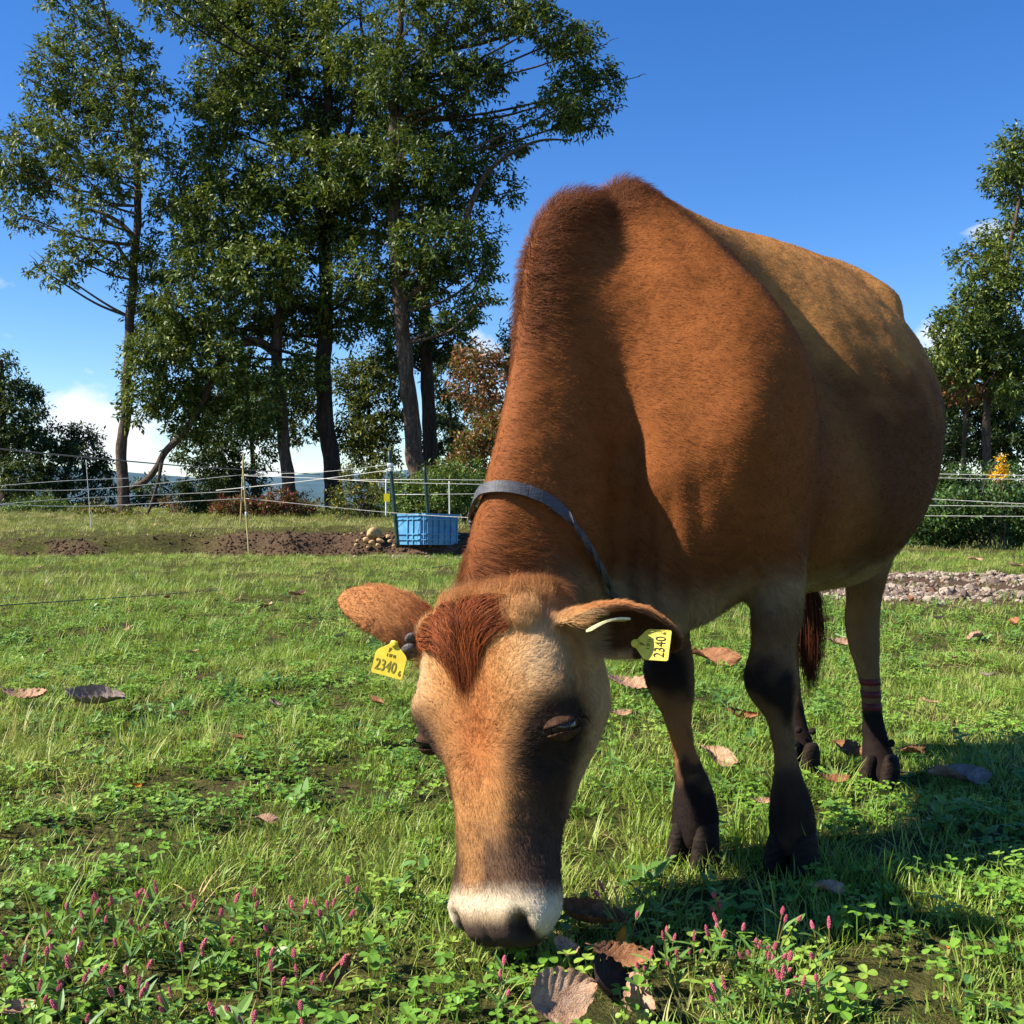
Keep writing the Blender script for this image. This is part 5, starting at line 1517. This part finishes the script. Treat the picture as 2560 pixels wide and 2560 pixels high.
for k in range(6):
    q = .02 + k * (W_ - .04) / 5
    cpart('rib', [((q, -.008, H_ / 2 - .015), (.013, .016, H_ - .045))], walls['r'])
    if k in (0, 2, 3, 5): cpart('rib', [((-.008, q, H_ / 2 - .015), (.016, .013, H_ - .045))], walls['l'])
tag(crate, 'open blue plastic crate with ribbed sides at the end of the bank', 'crate')

# ------------------------------------------------------------------ stones
def rock_mesh(name, seed, flat=.7):
    bm = bmesh.new(); bmesh.ops.create_icosphere(bm, subdivisions=3, radius=1.0)
    V = np.array([v.co[:] for v in bm.verts]); d = .72 + .55 * vnoise(V, 1.1, seed) + .12 * (vnoise(V, 3.2, seed + 1) - .5)
    for v, k in zip(bm.verts, d): v.co = Vector((v.co.x * k, v.co.y * k * .8, v.co.z * k * flat))
    me = bpy.data.meshes.new(name); bm.to_mesh(me); bm.free()
    me.polygons.foreach_set('use_smooth', [False] * len(me.polygons))
    return me
M_SAND = simple_mat('sandstone', srgb(150, 118, 76), srgb(206, 172, 122), 5, .85, .2, .5)
M_GREYST = simple_mat('grey_stone', srgb(132, 122, 110), srgb(190, 180, 166), 6, .85, .2, .5)
RM = [rock_mesh('rock', 100 + k * 3, .62 + .12 * (k % 3)) for k in range(5)]
for m in RM: m.materials.append(M_SAND)
RG = [m.copy() for m in RM]
for m in RG: m.materials[0] = M_GREYST
def rock(px, py, Y, w_px, label, meshes=None, group=None, sink=.25):
    p = U(px, py, Y); z = float(hz(np.array([p[0]]), np.array([p[1]]))[0]); s = w_px / 2 / FP * Y
    o = bpy.data.objects.new('rock', random.choice(meshes or RM)); COL.objects.link(o)
    o.location = (p[0], p[1], max(z, p[2] - s * .4)); o.scale = (s, s, s); o.rotation_euler = (random.uniform(-.3, .3), random.uniform(-.3, .3), random.uniform(0, 6))
    return tag(o, label, 'rock', group)
rock(935, 1325, 13.2, 40, 'largest tan boulder of the heap beside the blue crate')
for a, b, w in ((915,1345,22),(950,1347,26),(970,1338,18),(930,1352,24),(895,1350,15),(905,1332,10),(878,1332,10),(975,1350,16),(945,1360,18),(985,1362,14),(920,1366,14),(890,1360,14),(862,1336,9)):
    rock(a, b, 12.95 - (b - 1340) * .012, w * .8, 'small tan stone in the heap beside the blue crate', group='small stones of the heap by the crate')
rock(392, 1318, 17, 16, 'lone pale stone on the bank before the slender trunk')
# gravel: track at the right and the spill under the crate
def gravel(name, P, smin, smax, label):
    n = len(P)
    colx = RG[:3]
    srcs = []
    for k, m in enumerate(colx):
        bm = bmesh.new(); bmesh.ops.create_icosphere(bm, subdivisions=1, radius=1.0)
        for v in bm.verts: v.co *= random.uniform(.7, 1.2); v.co.z *= .6
        me = bpy.data.meshes.new('pebble'); bm.to_mesh(me); bm.free(); me.materials.append(M_PEB)
        srcs.append(bpy.data.objects.new('pebble', me))
    return scatter(name, srcs, P, rots(n, .6), RNG.uniform(smin, smax, n) * (1 + 1.2 * (RNG.random(n) < .04)), RNG.integers(0, 3, n), label, 'gravel')
MPb = Mat('pebbles', .85, .2); oi = MPb.N.new('ShaderNodeObjectInfo')
MPb.base(MPb.ramp(oi.outputs['Random'], [(.0, srgb(84, 68, 56)), (.35, srgb(128, 112, 96)), (.7, srgb(170, 154, 134)), (1.0, srgb(104, 76, 58))])); M_PEB = MPb.m
x = RNG.uniform(1.7, 6.5, 26000); y = RNG.uniform(6.8, 10, 26000); k_ = RNG.random(26000) < track_at(x, y) * np.clip(1.7 * (pn(x, y, 1.9, 71) - .28), .04, .8)
gravel('gravel', np.stack([x[k_], y[k_], hz(x[k_], y[k_]) + .004], 1), .008, .026, 'pale gravel of the track behind the cow')
x = RNG.normal(-.85, .45, 1600); y = RNG.normal(12.55, .16, 1600)
gravel('gravel', np.stack([x, y, hz(x, y) + .005], 1), .008, .022, 'grey gravel spilled in front of the blue crate')
x = RNG.uniform(-6, .5, 3000); y = bank_edge(x) + RNG.normal(.12, .22, 3000); k_ = RNG.random(3000) < soil_at(x, y)
MC2 = simple_mat('clods', srgb(54, 41, 31), srgb(96, 75, 56), 20, .95, .1); M_PEB = MC2
gravel('clods', np.stack([x[k_], y[k_], hz(x[k_], y[k_]) + .006], 1), .006, .020, 'crumbly brown clods on the cut earth bank')

# ------------------------------------------------------------------ fallen leaves
def dry_leaf_mesh(name, seed, L=1.0, W=.5, curl=.5, cup=.5, pleats=9, twist=.3, torn=.06):
    r = random.Random(seed); NU, NW = 27, 15; V = []
    for i in range(NU):
        t = i / (NU - 1); w = W * .5 * math.sin(math.pi * min(1, t ** .8)) ** .75 * (1 + .05 * math.sin(t * 40 + seed)) + .004
        a = curl * (t - .5) * 2.2; tw = twist * (t - .5) * 2
        cx = math.sin(a) / max(abs(curl * 1.1), .2) * .5 * (1 if abs(curl) > .05 else 1); cz = (1 - math.cos(a)) / max(abs(curl * 1.1), .2) * .5
        for j in range(NW):
            q = j / (NW - 1) * 2 - 1
            th = q * cup * 1.5
            yy = w * (math.sin(th) / max(cup * 1.5, .15) if cup > .05 else q); zz = w * (1 - math.cos(th)) / max(cup * 1.5, .15)
            zz += .016 * L * math.sin((t * pleats - abs(q) * 1.6) * 2 * math.pi) * min(1, abs(q) * 2.2) + .03 * math.sin(t * 5 + q * 3 + seed)
            y2, z2 = yy * math.cos(tw) - zz * math.sin(tw), yy * math.sin(tw) + zz * math.cos(tw)
            V.append((cx * L if abs(curl) > .05 else (t - .5) * L, y2 * L, (z2 + cz) * L))
    F_ = [(i * NW + j, i * NW + j + 1, (i + 1) * NW + j + 1, (i + 1) * NW + j) for i in range(NU - 1) for j in range(NW - 1)]
    keep = []
    for f in F_:
        i = f[0] // NW; j = f[0] % NW; edge = min(j, NW - 2 - j)
        if edge < 2 and r.random() < torn * (2 - edge): continue
        keep.append(f)
    mb = MB(); mb.add(V, keep); mb.tube(np.array([V[NW // 2], (V[NW // 2][0] - .12 * L, V[NW // 2][1] + .01, V[NW // 2][2] + .02)]), .008 * L, 5)
    me = mb.mesh(name, True)
    return me
def dry_mat(name, stops):
    M = Mat(name, .75, .2); n = M.noise(6, 6, .65); n2 = M.noise(40, 3, .6)
    M.base(M.ramp(M.mix(.3, n, n2), stops)); M.bump(n2, .4, .01)
    return M.m
DM = [dry_mat('dry_leaf_tan', [(.3, srgb(112, 82, 60)), (.5, srgb(172, 134, 104)), (.7, srgb(204, 170, 138))]),
      dry_mat('dry_leaf_brown', [(.3, srgb(84, 54, 34)), (.5, srgb(134, 90, 58)), (.7, srgb(172, 124, 84))]),
      dry_mat('dry_leaf_grey', [(.3, srgb(88, 76, 68)), (.5, srgb(132, 116, 104)), (.7, srgb(168, 150, 134))]),
      dry_mat('dry_leaf_orange', [(.3, srgb(150, 78, 22)), (.5, srgb(206, 128, 34)), (.7, srgb(224, 160, 60))]),
      dry_mat('dry_leaf_black', [(.35, srgb(20, 14, 12)), (.6, srgb(46, 32, 28)), (.8, srgb(84, 62, 54))])]
LM = {}
def leaf_mesh(var, mat):
    if (var, mat) not in LM:
        args = [dict(curl=.7, cup=.6, W=.5), dict(curl=-.5, cup=.9, W=.55), dict(curl=1.2, cup=.35, W=.48), dict(curl=.25, cup=.3, W=.6, twist=.8), dict(curl=.55, cup=.45, W=.78, pleats=8, torn=.03), dict(curl=.9, cup=1.3, W=.5, twist=.5)][var]
        me = dry_leaf_mesh('dry_leaf', 7 + var, **args); me.materials.append(DM[mat]); LM[(var, mat)] = me
    return LM[(var, mat)]
def dry_leaf(px, py, w_px, var, mat, label, rot=(0, 0, 0), lift=0.02, group=None, Y=None):
    if Y is None:
        Y = CAM_H * FP / (py - HOR)
        for _ in range(4):
            p = U(px, py, Y); z = float(hz(np.array([p[0]]), np.array([p[1]]))[0]) + .03; Y = (CAM_H - z) * FP / (py - HOR)
    p = U(px, py, Y); s = w_px / FP * Y
    o = bpy.data.objects.new('dry_leaf', leaf_mesh(var, mat)); COL.objects.link(o)
    o.location = (p[0], p[1], p[2] + lift); o.scale = (s, s, s); o.rotation_euler = rot
    return tag(o, label, 'leaf', group)
# big curled leaves under the muzzle
dry_leaf(1405, 2530, 190, 4, 0, 'large pleated tan leaf curled up at the bottom edge', (.95, -.15, .35), .02)
dry_leaf(1512, 2510, 175, 4, 4, 'blackened folded leaf between two tan leaves at the bottom', (1.0, .25, 1.0), .03)
dry_leaf(1590, 2500, 150, 3, 0, 'torn pale brown leaf lying right of the blackened leaf', (.8, .2, -.9), .008)
dry_leaf(1420, 2408, 95, 2, 0, 'small rolled tan leaf just below the muzzle', (.5, .2, -.6), .02)
dry_leaf(1555, 2432, 165, 0, 1, 'reddish brown curled leaf above the torn pale leaf', (.55, .1, -.1), .02)
dry_leaf(1480, 2320, 200, 1, 1, 'dark brown leaf in the shade right of the muzzle', (.2, .1, -.5), .012)
dry_leaf(1550, 2362, 60, 0, 3, 'small orange leaf tip catching light right of the muzzle', (.9, -.9, 1.2), .012)
dry_leaf(842, 2428, 130, 5, 1, 'brown folded leaf standing in the clover left of the muzzle', (1.3, -1.0, .5), .0)
dry_leaf(25, 2548, 130, 0, 0, 'pale tan leaf in the bottom left corner', (.2, .1, .3), .01)
dry_leaf(58, 1756, 125, 0, 0, 'flat tan leaf near the left picture edge', (.25, .1, .1), .015)
dry_leaf(240, 1770, 165, 1, 2, 'big grey brown crumpled leaf at the left', (.3, .1, -.1), .02)
dry_leaf(340, 1978, 32, 0, 3, 'small bright orange leaf in the left grass', (.5, .2, .7), .012)
dry_leaf(666, 2066, 60, 3, 0, 'small pale leaf left of the cow\'s face', (.4, .1, .4), .015)
dry_leaf(1583, 1730, 150, 0, 0, 'tan leaf between the ear and the right front leg', (.3, .1, -.1), .015)
dry_leaf(1548, 1800, 70, 0, 0, 'small tan leaf against the cow\'s cheek', (.3, .1, .3), .015)
dry_leaf(1785, 1655, 140, 3, 1, 'pale brown leaf between the front legs', (.3, .1, -.3), .02)
dry_leaf(1798, 1905, 105, 3, 0, 'pale tan leaf lying between the two front hooves', (.4, .3, -.6), .015)
dry_leaf(1858, 1806, 95, 5, 1, 'curled brown leaf left of the straight front leg', (.5, .1, -.2), .015)
dry_leaf(2098, 1622, 90, 0, 0, 'tan leaf left of the banded hind leg', (.3, .1, .3), .02)
dry_leaf(2122, 1885, 90, 3, 1, 'brown curled leaf touching the banded leg\'s hoof', (.5, .2, -.7), .015)
dry_leaf(2082, 1966, 90, 0, 1, 'reddish brown leaf left of the rear hoof', (.3, .1, .1), .012)
dry_leaf(2285, 1890, 80, 3, 1, 'dark leaf behind the rear hoof', (.2, .0, .5), .015)
dry_leaf(2400, 1956, 170, 3, 2, 'broad grey leaf lying in the cow\'s shadow', (.15, .05, .1), .015)
dry_leaf(1903, 2018, 60, 0, 0, 'small tan leaf before the straight front leg', (.3, .1, .2), .01)
dry_leaf(2365, 2368, 45, 5, 3, 'small upright orange leaf in the grass at the right', (1.2, .3, 1.2), .0)
dry_leaf(2075, 2238, 90, 3, 0, 'half hidden tan leaf at the shadow edge', (.3, .1, .2), .012)
dry_leaf(2272, 1512, 50, 5, 1, 'small dark leaf standing before the gravel', (1.1, .2, 1.2), .03)
SMALL = [(974,1482,34,'small brown leaf in the short grass below the crate, nearest the neck'),(318,1578,50,'small dark leaf in the mid left pasture, alone'),(941,1768,55,'dried leaf left of the cow\'s brow beyond the yellow tag'),(690,1775,50,'small dried leaf level with the tag, midway to the left edge'),
 (742,1494,62,'long tan leaf in the middle distance under the low wire'),(662,1522,44,'small tan leaf just left below the long tan leaf'),(420,1500,36,'small leaf under the low wire at the left'),(850,1600,36,'small leaf left of the picture-left ear'),(480,1640,34,'small leaf in open grass left of the ear'),
 (120,1640,36,'small leaf above the flat tan leaf at the left'),(600,1860,36,'small leaf left of the cow\'s far eye'),(180,1900,36,'small leaf below the grey crumpled leaf'),(2325,1768,48,'small dried leaf right of the red bands'),(2440,1598,66,'tan leaf right of the banded leg, halfway to the gravel'),
 (2534,1566,66,'dried leaf at the right picture edge below the gravel'),(2470,1700,46,'dried leaf above the end of the cow\'s shadow'),(2385,1655,36,'tiny leaf between the banded leg and the right edge'),(1960,1640,36,'tiny leaf seen between the front legs and the tail'),(2060,1560,36,'tiny leaf between the tail and the banded leg'),
 (2345,1555,42,'small dried leaf just below the gravel track'),(2540,1420,46,'tan leaf on the grass beyond the gravel at the edge'),(2440,1402,38,'tan leaf on the grass beyond the gravel')]
for k, (a, b, w, lb) in enumerate(SMALL):
    dry_leaf(a, b, w, (0, 3, 1, 5)[k % 4], (0, 0, 1, 2)[k % 4], lb, (random.uniform(-.2, .4), random.uniform(-.2, .3), random.uniform(0, 6.28)), .015, group='small dried leaves scattered over the pasture')

# ------------------------------------------------------------------ pink knotweed
M_PINK = Mat('pink_flower', .6, .25); oi = M_PINK.N.new('ShaderNodeObjectInfo')
M_PINK.base(M_PINK.mix(M_PINK.noise(240, 2, .5), srgb(172, 66, 84), srgb(204, 110, 122)))
M_STEM = leafy('knotweed_stem', [(.2, srgb(120, 74, 48)), (.5, srgb(112, 116, 52)), (.8, srgb(96, 132, 52))], .6, .3, .1)
def knotweed_variant(seed):
    r = random.Random(seed); parts = []
    for k in range(r.choice((2, 2, 3, 3))):
        az = r.uniform(0, 6.28); h = r.uniform(.045, .10); ln = r.uniform(.15, .5)
        top = np.array([math.cos(az) * h * ln, math.sin(az) * h * ln, h])
        path = crom(np.array([(0, 0, -.005), top * np.array([.35, .35, .5]), top]), 5)
        st = MB(); st.tube(path, np.linspace(.0016, .0009, len(path)), 4)
        lv = MB()
        for q in range(4):
            i = r.randrange(2, len(path) - 1)
            leaflet(lv, path[i], r.uniform(0, 6.28), r.uniform(.2, 1.0), r.uniform(.025, .045), r.uniform(.008, .012), .2, ((0, .1), (.25, .8), (.5, 1.0), (.8, .55), (1.0, .02)))
        sp = MB(); d = unit(path[-1] - path[-3]); L = r.uniform(.009, .020); rad_ = r.uniform(.0020, .0032)
        a = unit(np.cross(d, [0.3, .9, .1])); b = np.cross(d, a)
        nb = 34
        for q in range(nb):
            t = (q + .5) / nb; ang = q * 2.4; rr_ = rad_ * (math.sin(math.pi * min(.97, .12 + t * .88)) ** .6)
            c = top + d * L * t + (a * math.cos(ang) + b * math.sin(ang)) * rr_; s = .0013 * r.uniform(.8, 1.3)
            sp.add([c + a * s, c - a * s, c + b * s, c - b * s, c + d * s * 1.3, c - d * s * 1.3], [(0, 2, 4), (2, 1, 4), (1, 3, 4), (3, 0, 4), (2, 0, 5), (1, 2, 5), (3, 1, 5), (0, 3, 5)])
        parts.append((st.mesh('stem'), lv.mesh('leaves'), sp.mesh('flower_spike')))
    return parts
KV = [knotweed_variant(40 + k) for k in range(6)]
for prt in KV:
    for st, lv, sp in prt: st.materials.append(M_STEM); lv.materials.append(M_WEED); sp.materials.append(M_PINK.m)
def knotweed(px, py, s, label, group):
    """px, py: where its flowers show"""
    Y = CAM_H * FP / (py + 150 - HOR)
    for _ in range(3):
        p = U(px, py, Y); Y = (CAM_H - .085 * s) * FP / (py - HOR)
    p = U(px, py, Y); z = float(hz(np.array([p[0]]), np.array([p[1]]))[0])
    root = empty('pink_knotweed', (p[0], p[1], z), random.uniform(0, 6.28)); root.scale = (s, s, s)
    for st, lv, sp in random.choice(KV):
        so = bpy.data.objects.new('stem', st); lo = bpy.data.objects.new('leaves', lv); fo = bpy.data.objects.new('flower_spike', sp)
        for o in (so, lo, fo): COL.objects.link(o)
        so.parent = root; lo.parent = so; fo.parent = so
    return tag(root, label, 'flower', group)
LP = [(210,2235),(290,2232),(170,2255),(418,2225),(385,2255),(500,2235),(445,2270),(545,2262),(625,2250),(715,2270),(722,2300),(645,2335),(525,2330),(460,2320),(370,2310),(310,2315),(245,2300),(150,2310),(30,2350),(70,2300),(105,2350),(135,2360),(200,2355),(235,2370),(325,2360),(325,2410),(340,2445),(455,2460),(640,2510),(685,2420),(755,2390),(800,2395),(770,2545),(820,2225),(875,2205),(820,2280),(605,2530),(200,2470),(75,2420)]
for a, b in LP:
    knotweed(a, b, random.uniform(.72, 1.0), 'pink flowered knotweed growing in the clover left of the muzzle', 'pink knotweed left of the muzzle')
RP = [(1572,2236),(1668,2290),(1805,2215),(1838,2292),(1785,2278),(1735,2312),(1880,2305),(1935,2278),(1905,2365),(1930,2375),(1890,2340),(1615,2362),(2075,2362),(1690,2350),(1942,2420),(2045,2425),(1245,2425),(1840,2468),(1990,2415)]
for a, b in RP:
    knotweed(a, b, random.uniform(.7, 1.0), 'pink flowered knotweed growing in the grass right of the muzzle', 'pink knotweed right of the muzzle')
